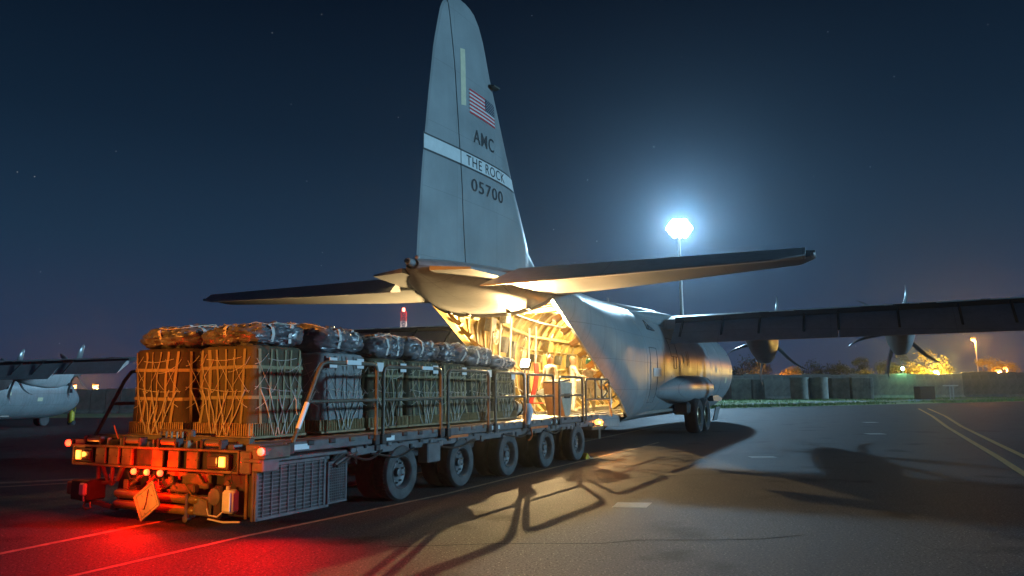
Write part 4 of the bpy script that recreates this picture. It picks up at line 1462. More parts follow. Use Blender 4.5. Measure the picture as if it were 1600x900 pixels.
# wheels: 5 axles of twin tyres on each side
def make_dual():
    R_, W_ = .462, .145
    prof = [(.27, -W_ + .02), (.33, -W_), (.43, -W_), (R_ - .008, -W_ + .03), (R_, -.05), (R_, .05), (R_ - .008, W_ - .03), (.43, W_), (.33, W_), (.27, W_ - .02)]
    root = MB().lathe(prof, 'X', (-W_, 0, 0), 44, caps=False).build('wheel', M_TYRE, None, smooth=35)
    MB().lathe([(.435, -.001), (.425, .006), (.36, .010), (.30, .006), (.275, -.002)], 'X', (0, 0, 0), 44, caps=False).build('sidewall', M_SIDEW, root, smooth=60)
    tr = MB()
    for k in range(44):
        t = 2 * pi * k / 44
        for off in (-.20, -.09):
            tr.box((off, R_ * sin(t), R_ * cos(t)), (.08, .03, .014), rx=-t)
    tr.build('tread_blocks', M_TYRE, root)
    MB().lathe([(.27, -.05), (.282, .0), (.27, .012), (.245, -.02), (.235, -.10), (.16, -.13), (.085, -.125), (.075, -.12), (.07, -.05), (.03, -.04), (.001, -.04)], 'X', (0, 0, 0), 40, caps=False).build('rim', M_RIM, root, smooth=35)
    for k in range(10):
        t = 2 * pi * k / 10
        MB().cyl((-.13, .175 * sin(t), .175 * cos(t)), (-.075, .175 * sin(t), .175 * cos(t)), .017, 6).build('wheel_nut', M_STEEL, root)
    MB().lathe(prof, 'X', (-3 * W_ - .07, 0, 0), 44, caps=False).build('inner_tyre', M_TYRE, root, smooth=35)
    return root


wh = make_dual()
first = True
for k in range(5):
    for side in (0, 1):
        o = wh if first else copy_tree(wh)
        first = False
        o.parent = LD
        o.location = (0 if side == 0 else -3.82, k * 1.947, .462)
        o.rotation_euler = (0, 0, 0 if side == 0 else pi)
    MB().cyl((-.6, k * 1.947, .462), (-3.2, k * 1.947, .462), .09, 12).build('axle', M_BLACK, LD, smooth=60)
    MB().tube([(-.35, k * 1.947 - .45, .86), (-.2, k * 1.947 - .2, .955), (-.2, k * 1.947 + .2, .955), (-.35, k * 1.947 + .45, .86)], .035, 6).build('wheel_arch', M_BLACK, LD)

# ---- railings on the right side
def rail_section(y0, y1, z0, z1, x=.05, slant=0.0, r_=.030, mid=1.68):
    c = .10
    pts = [(x, y0, z0)]
    if slant:
        ys = y0 + slant
        d = Vector((0, slant, z1 - z0)).normalized()
        q = Vector((x, ys, z1))
        pts += [tuple(q - d * c * 1.2), tuple(q - d * c * .35 + Vector((0, c * .25, 0))), (x, ys + c, z1)]
    else:
        pts += [(x, y0, z1 - c), (x, y0 + c * .3, z1 - c * .3), (x, y0 + c, z1)]
    pts += [(x, y1 - c, z1), (x, y1 - c * .3, z1 - c * .3), (x, y1, z1 - c), (x, y1, z0)]
    rail = MB().tube(pts, r_, 10).build('railing', M_LOAD, LD, smooth=60)
    ym = y0 + (slant * (mid - z0) / (z1 - z0) if slant else 0)
    MB().cyl((x, ym, mid), (x, y1, mid), r_ * .9, 8).build('mid_rail', M_LOAD, rail, smooth=60)
    for yy in (y0, y1):
        MB().bbox((x - .01, yy, z0 + .05), (.10, .12, .16), .01).build('post_socket', M_BLACK, rail)
    return rail


r1 = rail_section(-2.72, -.80, 1.00, 2.25, slant=.60)
d_ = Vector((0, .60, 1.25)).normalized()
p0 = Vector((.05, -2.72, 1.0))
MB().tube([p0 + d_ * .34, p0 + d_ * .74], .036, 10).build('reflective_sleeve', M_REFL, r1, smooth=60)
MB().box((.085, -1.42, 2.26), (.012, .34, .07)).build('white_tag', M_REFL, r1)
r2 = rail_section(-.62, 1.12, 1.00, 2.22)
MB().box((.085, .62, 2.22), (.012, .34, .06)).build('white_tag', M_REFL, r2)
rail_section(1.36, 2.92, 1.00, 2.20)
rail_section(3.20, 4.56, 1.00, 2.19)
rail_section(4.74, 6.16, 1.00, 2.17)
rail_section(6.50, 8.02, 1.00, 2.14)
# front gate
g3 = MB().tube([(.05, 8.25, 1.55), (.05, 8.25, 2.02), (.05, 8.33, 2.10), (.05, 9.95, 2.10), (.05, 10.05, 2.02), (.05, 10.05, 1.55)], .03, 10, closed=True).build('gate_frame', M_LOAD, LD, smooth=60)
for y in (8.95, 9.45):
    MB().cyl((.05, y, 1.55), (.05, y, 2.1), .028, 8).build('gate_bar', M_LOAD, g3, smooth=60)
MB().tube([(.06, 9.52, 1.6), (.06, 9.9, 1.75), (.06, 9.6, 1.95), (.06, 9.95, 2.05)], .035, 8).build('folded_link', M_LOAD, g3, smooth=60)
MB().cyl((.05, 10.0, 1.55), (.05, 10.25, 1.05), .028, 8).build('gate_leg', M_LOAD, g3)
MB().cyl((.05, 8.25, 1.0), (.05, 8.25, 1.6), .028, 8).build('gate_leg', M_LOAD, g3)
# left side railing, slanted rear post then long bars
lr = MB().tube([(-3.88, -2.95, 1.05), (-3.88, -2.45, 2.02), (-3.88, -2.33, 2.17), (-3.88, -2.1, 2.20), (-3.88, -.7, 2.20), (-3.88, -.7, 1.0)], .030, 10).build('railing', M_LOAD, LD, smooth=60)
MB().cyl((-3.88, -2.65, 1.65), (-3.88, -.7, 1.65), .027, 8).build('mid_rail', M_LOAD, lr, smooth=60)
for (y0, y1) in ((-.5, 1.2), (1.4, 3.0), (3.2, 4.6), (4.8, 6.2), (6.4, 8.0)):
    l2 = MB().tube([(-3.88, y0, 1.0), (-3.88, y0, 2.1), (-3.88, y0 + .1, 2.2), (-3.88, y1 - .1, 2.2), (-3.88, y1, 2.1), (-3.88, y1, 1.0)], .030, 8).build('railing', M_LOAD, LD, smooth=60)
    MB().cyl((-3.88, y0, 1.65), (-3.88, y1, 1.65), .027, 8).build('mid_rail', M_LOAD, l2, smooth=60)
MB().tube([(-3.1, -3.05, 1.12), (-3.22, -3.05, 1.33)], .012, 6).build('marker_rod', M_RED, LD)

# ---- rear end
YR = -3.22
XA, XB = -3.86, -.32
MB().bbox(((XA + XB) / 2, YR, 1.035), (XB - XA, .10, .035), .006).build('rear_beam_flange', M_LOADB, LD)
MB().bbox(((XA + XB) / 2, YR, .755), (XB - XA, .10, .035), .006).build('rear_beam_flange', M_LOADB, LD)
MB().box(((XA + XB) / 2, YR + .06, .895), (XB - XA - .02, .03, .27)).build('rear_beam_web', M_BLACK, LD)
for sx in (XA + .01, XB - .01):
    MB().bbox((sx, YR, .895), (.03, .11, .30), .006).build('beam_end_plate', M_LOADB, LD)
for k, sx in enumerate((-3.20, -2.90, -2.60, -1.93, -1.60, -1.22)):
    pl = MB().bbox((sx, YR - .02, .895), (.225, .05, .242), .01).build('beam_gusset', M_LOADB, LD)
    for bx in (-.08, .08):
        MB().cyl((sx + bx, YR - .05, .895), (sx + bx, YR - .035, .895), .010, 8).build('bolt', M_BLACK, pl)
MB().bbox((-.20, YR, .895), (.20, .12, .30), .015).build('corner_box', M_LOADG, LD)
MB().bbox((.02, YR + .1, .93), (.20, .3, .30), .015).build('corner_box', M_LOADG, LD)
M_REDL = lamp_mat('red_lamp_glow', (1.0, .035, .012), 8.0)
M_AMBL = lamp_mat('amber_lamp_glow', (1.0, .22, .02), 2.6)
M_CLEAR = mat('reversing_lens', (.10, .06, .04), .15, spec=.9)
for sgn, x0 in ((1, -3.70), (-1, -.62)):
    h_ = MB().bbox((x0 + sgn * .10, YR - .01, .89), (.40, .06, .21), .01).build('tail_lamp_box', M_BLACK, LD)
    MB().bbox((x0, YR - .055, .89), (.12, .03, .14), .012).build('amber_lens', M_AMBL, h_)
    MB().bbox((x0 + sgn * .19, YR - .055, .89), (.19, .03, .14), .012).build('clear_lens', M_CLEAR, h_)
    add_light('amber_light', 'POINT', (x0, YR - .16, .89), 2.5, (1.0, .30, .04), LD, .04)
for x0 in (-2.34, -2.06, -1.78):
    h_ = MB().cyl((x0, YR - .03, .70), (x0, YR - .09, .70), .045, 12).build('marker_lamp', M_BLACK, LD)
    MB().lathe([(.046, YR - .09), (.042, YR - .12), (.02, YR - .14)], 'Y', (x0, 0, .70), 12).build('red_lens', M_REDL, h_)
    MB().cyl((x0, YR - .04, .70), (x0, YR - .04, .55), .012, 6).build('lamp_stem', M_BLACK, h_)
add_light('red_light', 'POINT', (-2.06, YR - .30, .72), 110.0, (1.0, .01, .0), LD, .10)
add_light('red_beam', 'SPOT', (-2.06, YR - .16, .69), 260.0, (1.0, .0, .0), LD, .10, radians(165), .6, target=(-2.0, YR - 3.0, .35))
for (x0, y0, z0) in ((-3.98, YR, 1.06), (.20, -3.34, 1.06)):
    h_ = MB().bbox((x0, y0, z0), (.12, .08, .11), .012).build('side_lamp_box', M_LOADG, LD)
    MB().lathe([(.052, y0 - .04), (.048, y0 - .07), (.02, y0 - .09)], 'Y', (x0, 0, z0), 12).build('red_lens', M_REDL, h_)
    add_light('red_light', 'POINT', (x0 + (.05 if x0 > -1 else -.05), y0 - .20, z0), 12.0 if x0 > -1 else 1.5, (1.0, .0, .0), LD, .05)
    add_light('red_beam', 'SPOT', (x0, y0 - .10, z0), 620.0 if x0 > -1 else 60.0, (1.0, .0, .0), LD, .06, radians(165), .6, target=(x0 + (1.2 if x0 > -1 else -.4), y0 - 2.2, .5))
MB().bbox((.10, -3.05, 1.03), (.12, .5, .18), .02).build('lamp_bracket', M_LOAD, LD)
# rear rollers and stops on top of the beam
for sx in (-3.42, -2.52, -1.76, -.87):
    MB().cyl((sx - .14, YR + .02, 1.125), (sx + .14, YR + .02, 1.125), .052, 14).build('rear_roller', M_ROLL, LD, smooth=50)
    for e in (-.18, .18):
        MB().bbox((sx + e, YR + .02, 1.11), (.05, .13, .14), .01).build('roller_bracket', M_BLACK, LD)
for sx in (-3.10, -2.80, -2.08, -1.38, -1.18):
    MB().bbox((sx, YR + .02, 1.10), (.03, .06, .11), .006).build('stop_pin', M_ROLL, LD)
lad = MB().bbox((-2.05, YR + .32, 1.27), (.62, .04, .03), .005).build('slotted_stop', M_LOADB, LD)
MB().bbox((-2.05, YR + .32, 1.11), (.62, .04, .03), .005).build('lower_rail', M_LOADB, lad)
for k in range(6):
    MB().bbox((-2.34 + k * .115, YR + .32, 1.19), (.018, .035, .16), .004).build('slot_bar', M_ROLL, lad)
MB().bbox((-1.68, YR + .32, 1.20), (.11, .08, .17), .02).build('stop_block', M_LOADG, LD)
MB().bbox((-3.0, YR + .30, 1.14), (1.5, .10, .10), .01).build('bridge_plate', M_LOAD, LD)
MB().bbox((-1.05, YR + .30, 1.14), (1.2, .10, .10), .01).build('bridge_plate', M_LOAD, LD)
# undercarriage of the rear end
MB().bbox((-1.95, YR + .75, .42), (2.6, .9, .56), .03).build('transmission_case', M_BLACK, LD)
MB().bbox((-1.55, YR + .24, .60), (.9, .12, .22), .02).build('cross_bracket', M_LOADB, LD)
for (x0, z0, x1, z1, w_) in [(-3.42, .74, -3.42, .42, .05), (-3.34, .72, -3.16, .46, .045), (-3.10, .74, -3.10, .44, .04), (-2.86, .72, -2.98, .52, .06), (-3.5, .45, -3.05, .50, .05),
                             (-1.25, .68, -1.08, .50, .06), (-1.05, .72, -.72, .70, .04), (-.62, .62, -.76, .48, .07), (-.30, .74, -.30, .14, .05), (-2.75, .55, -2.75, .30, .10), (-2.45, .60, -2.65, .48, .05)]:
    q = MB()
    v = Vector((x1 - x0, 0, z1 - z0))
    q.bbox(((x0 + x1) / 2, YR + .10, (z0 + z1) / 2), (v.length, .05, w_), .008, ry=-atan2(v.z, v.x))
    q.build('brace', M_LOADB, LD)
for zz, x0, x1 in ((.335, -2.85, -1.15), (.185, -2.86, -1.22)):
    MB().lathe([(.02, x0 - .03), (.05, x0 - .01), (.066, x0 + .04), (.066, x1), (.05, x1 + .05), (.02, x1 + .07)], 'X', (0, YR + .02, zz + .02), 18).build('air_tank', M_PIPE, LD, smooth=50)
for x0 in (-1.28, -2.2):
    MB().bbox((x0, YR + .02, .27), (.05, .16, .34), .01).build('tank_strap', M_STEEL, LD)
MB().bbox((-1.02, YR + .06, .28), (.34, .16, .26), .02).build('valve_block', M_LOADG, LD)
MB().bbox((-.72, YR + .10, .35), (.16, .25, .44), .02).build('pump_body', M_BLACK, LD)
MB().lathe([(.05, 0), (.11, .01), (.13, .05), (.13, .10), (.09, .12)], 'Y', (-.78, YR - .04, .42), 20).build('pump_flange', M_LOADG, LD, smooth=50)
MB().bbox((-1.42, YR + .02, .50), (.5, .10, .12), .02).build('manifold', M_LOADB, LD)
MB().bbox((-3.52, YR + .02, .38), (.42, .30, .30), .02).build('battery_tray', M_BLACK, LD)
MB().bbox((-3.76, YR + .0, .40), (.14, .26, .20), .02).build('step_box', M_LOADB, LD)
MB().bbox((-3.40, YR - .14, .40), (.13, .08, .18), .02).build('filter_canister', M_PLAS, LD)
MB().cyl((-3.40, YR - .13, .31), (-3.40, YR - .13, .22), .018, 8).build('drain_tap', M_STEEL, LD)
MB().bbox((-3.3, YR + .05, .18), (.9, .06, .07), .01, ry=.10).build('lower_bar', M_LOAD, LD)
MB().tube([(-3.44, YR - .05, .22), (-3.50, YR - .06, .14), (-3.44, YR - .06, .09), (-3.34, YR - .05, .12), (-3.36, YR - .05, .2)], .014, 6, closed=True).build('shackle', M_PIPE, LD)
# white header tank at right
tk = MB().bbox((-.44, YR - .05, .385), (.20, .16, .30), .035).build('coolant_tank', M_PLAS, LD, smooth=40)
MB().cyl((-.49, YR - .05, .53), (-.49, YR - .05, .58), .028, 12).build('tank_cap', M_PLAS, tk)
MB().bbox((-.37, YR - .135, .385), (.03, .012, .24), .005).build('tank_ridge', M_REFL, tk)
for pts, r_, m_ in [([(-.42, YR - .06, .62), (-.45, YR - .05, .75), (-.38, YR - .02, .86)], .010, M_HOSE),
                    ([(-.52, YR - .08, .26), (-.62, YR - .10, .18), (-.78, YR - .1, .19), (-.84, YR - .08, .27)], .012, M_PLAS),
                    ([(-1.35, YR - .02, .56), (-1.18, YR - .05, .42), (-1.0, YR - .06, .40), (-.9, YR - .04, .36), (-.88, YR - .03, .26)], .012, M_PIPE),
                    ([(-1.9, YR - .02, .62), (-1.84, YR - .05, .52), (-1.70, YR - .05, .50), (-1.6, YR - .02, .56), (-1.5, YR - .02, .50)], .018, M_HOSE),
                    ([(-2.0, YR - .0, .64), (-2.1, YR - .04, .55), (-2.02, YR - .05, .47), (-1.85, YR - .03, .45)], .016, M_RED),
                    ([(-2.6, YR + .0, .68), (-2.5, YR - .03, .58), (-2.3, YR - .04, .60), (-2.15, YR - .02, .68)], .014, M_HOSE),
                    ([(-.9, YR - .0, .12), (-.6, YR - .02, .10), (-.3, YR, .12)], .014, M_PLAS)]:
    MB().tube(pts, r_, 6).build('hose', m_, LD, smooth=60)
MB().lathe([(.0, 0), (.05, .01), (.06, .05), (.05, .09), (0.01, .1)], 'Y', (-1.30, YR - .06, .10), 12).build('tow_ball', M_STEEL, LD, smooth=60)
for k in range(12):
    rr = random.Random(40 + k)
    MB().bbox((rr.uniform(-2.7, -.9), YR + rr.uniform(.05, .2), rr.uniform(.36, .66)), (rr.uniform(.05, .22), .1, rr.uniform(.05, .16)), .012).build('valve_cover', rr.choice([M_BLACK, M_LOADB, M_LOAD, M_RED]), LD)
# diamond placard, swung a little
pc = Vector((-1.83, YR - .24, .335))
pl = MB()
rot = radians(14)
dia = [(.03, .30), (.275, .03), (-.03, -.30), (-.275, -.03)]
dia = [(x * cos(rot) + z * sin(rot), -x * sin(rot) + z * cos(rot)) for x, z in dia]
pl.prism([(pc.x + x, pc.z + z) for x, z in dia], pc.y, pc.y - .012, 'Y')
plo = pl.build('diamond_placard', M_PLAC, LD)
for i in range(4):
    a_, b_ = Vector((dia[i][0], 0, dia[i][1])), Vector((dia[(i + 1) % 4][0], 0, dia[(i + 1) % 4][1]))
    MB().tube([pc + a_ * .97 + Vector((0, -.016, 0)), pc + b_ * .97 + Vector((0, -.016, 0))], .008, 5).build('placard_rim', M_PLAC, plo)
    MB().tube([pc + a_ * .80 + Vector((0, -.013, 0)), pc + b_ * .80 + Vector((0, -.013, 0))], .003, 4).build('placard_crease', M_LOADB, plo)
MB().tube([pc + Vector((.03, -.02, .16)), pc + Vector((0, -.024, -.02)), pc + Vector((-.04, -.02, -.12))], .006, 5).build('placard_latch', M_BLACK, plo)
for q_ in ((.10, .08), (-.10, .06), (.08, -.12), (-.08, -.11), (-.02, -.17), (0.01, .13)):
    MB().bbox((pc.x + q_[0], pc.y - .017, pc.z + q_[1]), (.035, .01, .012), .003, ry=.5).build('placard_clip', M_STEEL, plo)
MB().cyl(pc + Vector((0, .0, .25)), (pc.x + .05, YR, .66), .012, 6).build('placard_arm', M_BLACK, LD)
# front: control stand, amber beacon, cab on the far side
MB().bbox((-.9, 9.25, .62), (1.9, .14, .30), .02).build('front_beam', M_LOAD, LD)
MB().bbox((-.35, 9.0, .78), (.9, .9, .10), .02).build('front_platform', M_LOAD, LD)
MB().bbox((-.55, 9.34, .72), (.55, .06, .22), .01).build('orange_plate', mat('amber_plate', (.55, .30, .05), .5), LD)
bk = MB().cyl((-.12, 9.42, .92), (-.12, 9.42, .99), .05, 12).build('beacon_base', M_BLACK, LD)
MB().lathe([(.045, .99), (.05, 1.05), (.03, 1.10), (.01, 1.11)], 'Z', (-.12, 9.42, 0), 14).build('beacon_lens', lamp_mat('beacon_glow', (1, .38, .04), 220.0), bk, smooth=60)
add_light('beacon_light', 'POINT', (-.05, 9.55, .90), 420.0, (1.0, .28, .03), LD, .08)
MB().lathe([(.30, -.16), (.34, -.16), (.40, -.10), (.41, 0), (.40, .10), (.34, .16), (.30, .16)], 'X', (-.9, 9.0, .41), 28).build('front_wheel', M_TYRE, LD, smooth=40)
cs = MB()
cs.prism([(7.42, 1.15), (7.62, 1.15), (7.75, 1.62), (7.78, 2.0), (7.02, 2.02), (7.05, 1.62), (7.28, 1.15)], -.14, -.62, 'X')
cso = cs.build('control_stand', mat('tan_stand_paint', (.42, .36, .27), .5, var=.15), LD)
MB().bbox((-.12, 7.40, 1.66), (.03, .34, .12), .01).build('stand_handle', M_BLACK, cso)
MB().bbox((-.38, 7.35, 2.04), (.46, .72, .04), .01, rx=.08).build('control_panel', M_LOADG, cso)
rg = MB()
rings = []
for k in range(8):
    t = k / 7
    w_ = .05 + .05 * sin(pi * t)
    rings.append([Vector((.09 + w_ * cos(u) * (1 + .3 * sin(3 * u + t * 5)), 4.65 + w_ * 1.2 * sin(u) + .03 * sin(5 * t), 1.52 - .46 * t)) for u in frange(0, 2 * pi, 15)[:-1]])
rg.loft(rings)
rag = rg.build('plastic_rag', mat('translucent_pale_plastic', (.45, .50, .60), .35, bump=.5, bscale=20), None, smooth=60)
rag.location = wL(0, 0, 0)
rag.rotation_euler = (0, 0, -TH_L)
tag(rag, 'pale blue plastic rag tied to the railing post before the open bay', 'rag')

# things left lying on the loader deck beyond the cargo
tarp = thing('rolled_tarpaulin', 'pale rolled tarpaulin with dark straps lying on the loader deck by the ramp', 'tarpaulin', wL(6.3, -1.35, 1.15), -TH_L)
rings = []
for k in range(16):
    t = k / 15
    r_ = .24 * (1 - .5 * abs(2 * t - 1) ** 3)
    rings.append([Vector((r_ * 1.2 * cos(u) + .02 * sin(9 * t + u), (t - .5) * 1.5, r_ * .9 + r_ * .9 * sin(u) + .015 * sin(4 * u + 7 * t))) for u in frange(0, 2 * pi, 21)[:-1]])
MB().loft(rings).build('roll', mat('pale_canvas', (.52, .48, .38), .8, var=.2, bump=.4, bscale=14), tarp, smooth=60)
for y in (-.35, .1, .4):
    MB().tube([(.305 * cos(u), y + .08 * sin(u), .22 + .235 * sin(u)) for u in frange(0, 2 * pi, 21)[:-1]], .022, 6, closed=True).build('strap', M_BAYDARK, tarp)
for i, (a, s_, lb) in enumerate([(6.9, -1.9, 'lower flat dunnage plank on the loader deck'), (6.7, -2.5, 'far flat dunnage plank on the loader deck beside the tarpaulin')]):
    o = MB().bbox((0, 0, .06), (.5, 1.9, .11), .01).build('dunnage_plank', mat('raw_timber', (.42, .30, .15), .7, var=.3, stretch=(8, 1, 8)) if i == 0 else bpy.data.materials['raw_timber'], None, loc=wL(a, s_, 1.15))
    o.rotation_euler = (0, 0, -TH_L)
    tag(o, lb, 'plank', 'dunnage planks')
# portable work light standing on the deck between cargo and bay: the blown-out white shape
wlt = thing('work_light', 'glaring white portable work light standing at the end of the cargo rows', 'work light', wA(6.55, -.15, 1.07), -TH_A)
MB().cyl((0, 0, .45), (0, 0, 1.35), .025, 8).build('mast', M_STEEL, wlt)
for k in range(3):
    t = k * 2.094
    MB().cyl((0, 0, .55), (.38 * cos(t), .38 * sin(t), 0), .018, 6).build('leg', M_STEEL, wlt)
hd = MB().bbox((0, .08, 1.48), (.32, .10, .34), .03, rx=-.5).build('lamp_head', M_BLACK, wlt)
MB().bbox((.0, .02, 1.52), (.26, .08, .26), .04, rx=-.5).build('lens', lamp_mat('work_light_glow', (1, .90, .62), 12.0), hd)
add_light('work_light_bulb', 'SPOT', (.0, -.12, 1.62), 8000.0, (1.0, .62, .26), wlt, .12, radians(135), .5, target=(0, -2.0, 4.2))
# ================================================================== AIRDROP BUNDLES
M_OLIVE = mat('olive_canvas', (.068, .060, .032), .85, var=.25, vscale=4, bump=.35, bscale=18)
M_OLIVED = mat('dark_olive_canvas', (.062, .062, .038), .85, var=.25, vscale=4, bump=.35, bscale=18)
M_BROWN = mat('brown_canvas', (.048, .034, .020), .8, var=.3, vscale=4, bump=.35, bscale=18)
M_GREYC = mat('grey_canvas', (.20, .215, .215), .85, var=.2, vscale=4, bump=.3, bscale=14)
M_WEBB = mat('tan_webbing', (.32, .24, .12), .8, bump=.3, bscale=90)
M_WEBD = mat('green_webbing', (.24, .22, .12), .8, bump=.3, bscale=90)
M_CORD = mat('white_cord', (.46, .44, .38), .7)
M_BOARD = mat('honeycomb_cardboard', (.36, .27, .14), .85, var=.25, vscale=5, bump=.3)
M_SKID = mat('plywood_skid', (.30, .22, .12), .8, var=.3)
M_PACK = mat('black_chute_bag', (.105, .117, .130), .30, var=.45, vscale=5, bump=.8, bscale=12, coat=.2, spec=.6)
M_PTAPE = mat('white_pack_strap', (.60, .60, .56), .6)
M_TAGW = mat('white_paper_tag', (.66, .68, .68), .7)

HW, HL = .615, .56     # half width (across) and half length (along) of a bundle
ZB0, ZB1, ZT = .0, .21, 1.26


def per(u, z, seed, off=0.0):
    """point on the draped cover: u = 0..4 round the sides, z height"""
    fl = 1.0 + .050 * max(0, (.75 - z)) ** 1.2 - .035 * max(0, z - .95)
    c_, s_ = cos(u * pi / 2), sin(u * pi / 2)
    n = 7.0
    r_ = (abs(c_) ** n + abs(s_) ** n) ** (-1 / n)
    x, y = HW * fl * c_ * r_, HL * fl * s_ * r_
    d = Vector((c_, s_, 0))
    q = Vector((x * 2.2 + seed, y * 2.2, z * 1.1))
    w1 = noise.noise(q) * .040 + noise.noise(Vector((x * 9 + seed, y * 9, z * 1.2))) * .016
    w2 = (abs(noise.noise(Vector((x * 5 + seed * 2, y * 5, z * 1.6 + seed)))) - .2) * .070
    sag = .012 * sin(u * pi * 7 + seed) * max(0, .8 - z)
    return Vector((x, y, z)) + d * (w1 + w2 + sag + off)


def make_bundle(seed, cloth, web, name='cargo_bundle'):
    t = thing(name, 'x', 'cargo bundle')
    n = 88
    zs = frange(ZB1, ZT - .04, 22)
    rings = [[per(4 * k / n, z, seed) for k in range(n)] for z in zs]
    for sc_, dz in ((.96, .03), (.8, .045), (.5, .05), (.2, .05)):
        rings.append([Vector((rings[21][k].x * sc_, rings[21][k].y * sc_, ZT - .04 + dz + .01 * noise.noise(Vector((k, sc_ * 4, seed))))) for k in range(n)])
    body = MB().loft(rings, True, True).build('canvas_cover', cloth, t, smooth=70)
    # honeycomb base: stacked sheets with cell ends
    b = MB()
    b.box((0, 0, .125), (HW * 2 - .02, HL * 2 - .02, .17))
    base = b.build('honeycomb_base', M_BOARD, t)
    fl = MB()
    for sgn in (-1, 1):
        for k in range(26):
            x = -HW + .03 + k * (2 * HW - .06) / 25
            fl.box((x, sgn * HL, .125), (.012, .03, .165))
        for k in range(24):
            y = -HL + .03 + k * (2 * HL - .06) / 23
            fl.box((sgn * HW, y, .125), (.03, .012, .165))
    fl.build('cell_edges', M_BOARD, base)['kind'] = 'stuff'
    MB().bbox((0, 0, .018), (HW * 2 + .04, HL * 2 + .04, .034), .006).build('skid_board', M_SKID, t)
    # horizontal belts
    for z in (.52, .93):
        rr = []
        for k in range(n):
            u = 4 * k / n
            p_ = per(u, z + .012 * sin(u * 2 + seed), seed, .010)
            q_ = per(u, z + .045 + .012 * sin(u * 2 + seed), seed, .010)
            d = Vector((cos(u * pi / 2), sin(u * pi / 2), 0)) * .007
            rr.append([p_, q_, q_ + d, p_ + d])
        rr.append(rr[0])
        MB().loft(rr, True, False).build('belt', web, t)
    # vertical straps over the top: four along each direction on the middle of each face
    rs = random.Random(seed)
    for u0 in (0, 1, 2, 3):
        for k, off in enumerate((-.40, -.24, -.08, .06, .22, .38)):
            lean = rs.uniform(-.05, .05) + off * .12
            rr = []
            for z in frange(.20, ZT - .05, 14):
                u = u0 + off + lean * (z - .6)
                rr.append([per(u - .018, z, seed, .013), per(u + .018, z, seed, .013), per(u + .018, z, seed, .019), per(u - .018, z, seed, .019)])
            MB().loft(rr, True, True).build('strap', web, t)
        # white lashings from mid height down to the skid
        prs = [(-.26, -.02), (-.08, .13), (.12, -.10), (.30, .02), (-.40, -.14), (.42, .16)]
        for k, (ua, ub) in enumerate(prs):
            pts = []
            for q in frange(0, 1, 7):
                u = u0 + ua + (ub - ua) * q
                z = .66 - .62 * q
                pts.append(per(u, max(z, .2), seed, .025) * 1.0 + Vector((0, 0, min(0, z - .2))) + Vector((noise.noise(Vector((k, q * 3, seed))) * .012,) * 2 + (0,)))
            MB().tube(pts, .0095, 5).build('lashing', M_CORD, t, smooth=60)
        # loose end loops
        ua = rs.uniform(-.3, .3)
        MB().tube([per(u0 + ua, .62, seed, .02), per(u0 + ua + .03, .50, seed, .045), per(u0 + ua + .02, .36, seed, .05), per(u0 + ua + .05, .30, seed, .04)], .008, 5).build('loose_cord', M_CORD, t, smooth=60)
        # thin suspension-net strings crossing the upper half
        for (ua, za, ub, zb_) in ((-.46, 1.08, -.2, .62), (-.2, 1.08, -.47, .66), (.2, 1.1, .46, .62), (.46, 1.1, .22, .7), (-.47, .70, .47, .64), (-.3, 1.08, .35, 1.10), (-.2, .62, .1, 1.08), (.2, .66, -.1, 1.1), (-.45, .40, -.2, .64), (.45, .42, .22, .66), (-.48, 1.0, -.3, 1.15), (.1, .9, .4, 1.0)):
            pts = [per(u0 + ua + (ub - ua) * q, za + (zb_ - za) * q - .03 * sin(pi * q), seed, .018) for q in frange(0, 1, 8)]
            MB().tube(pts, .0048, 4).build('net_string', M_CORD, t)
    return t


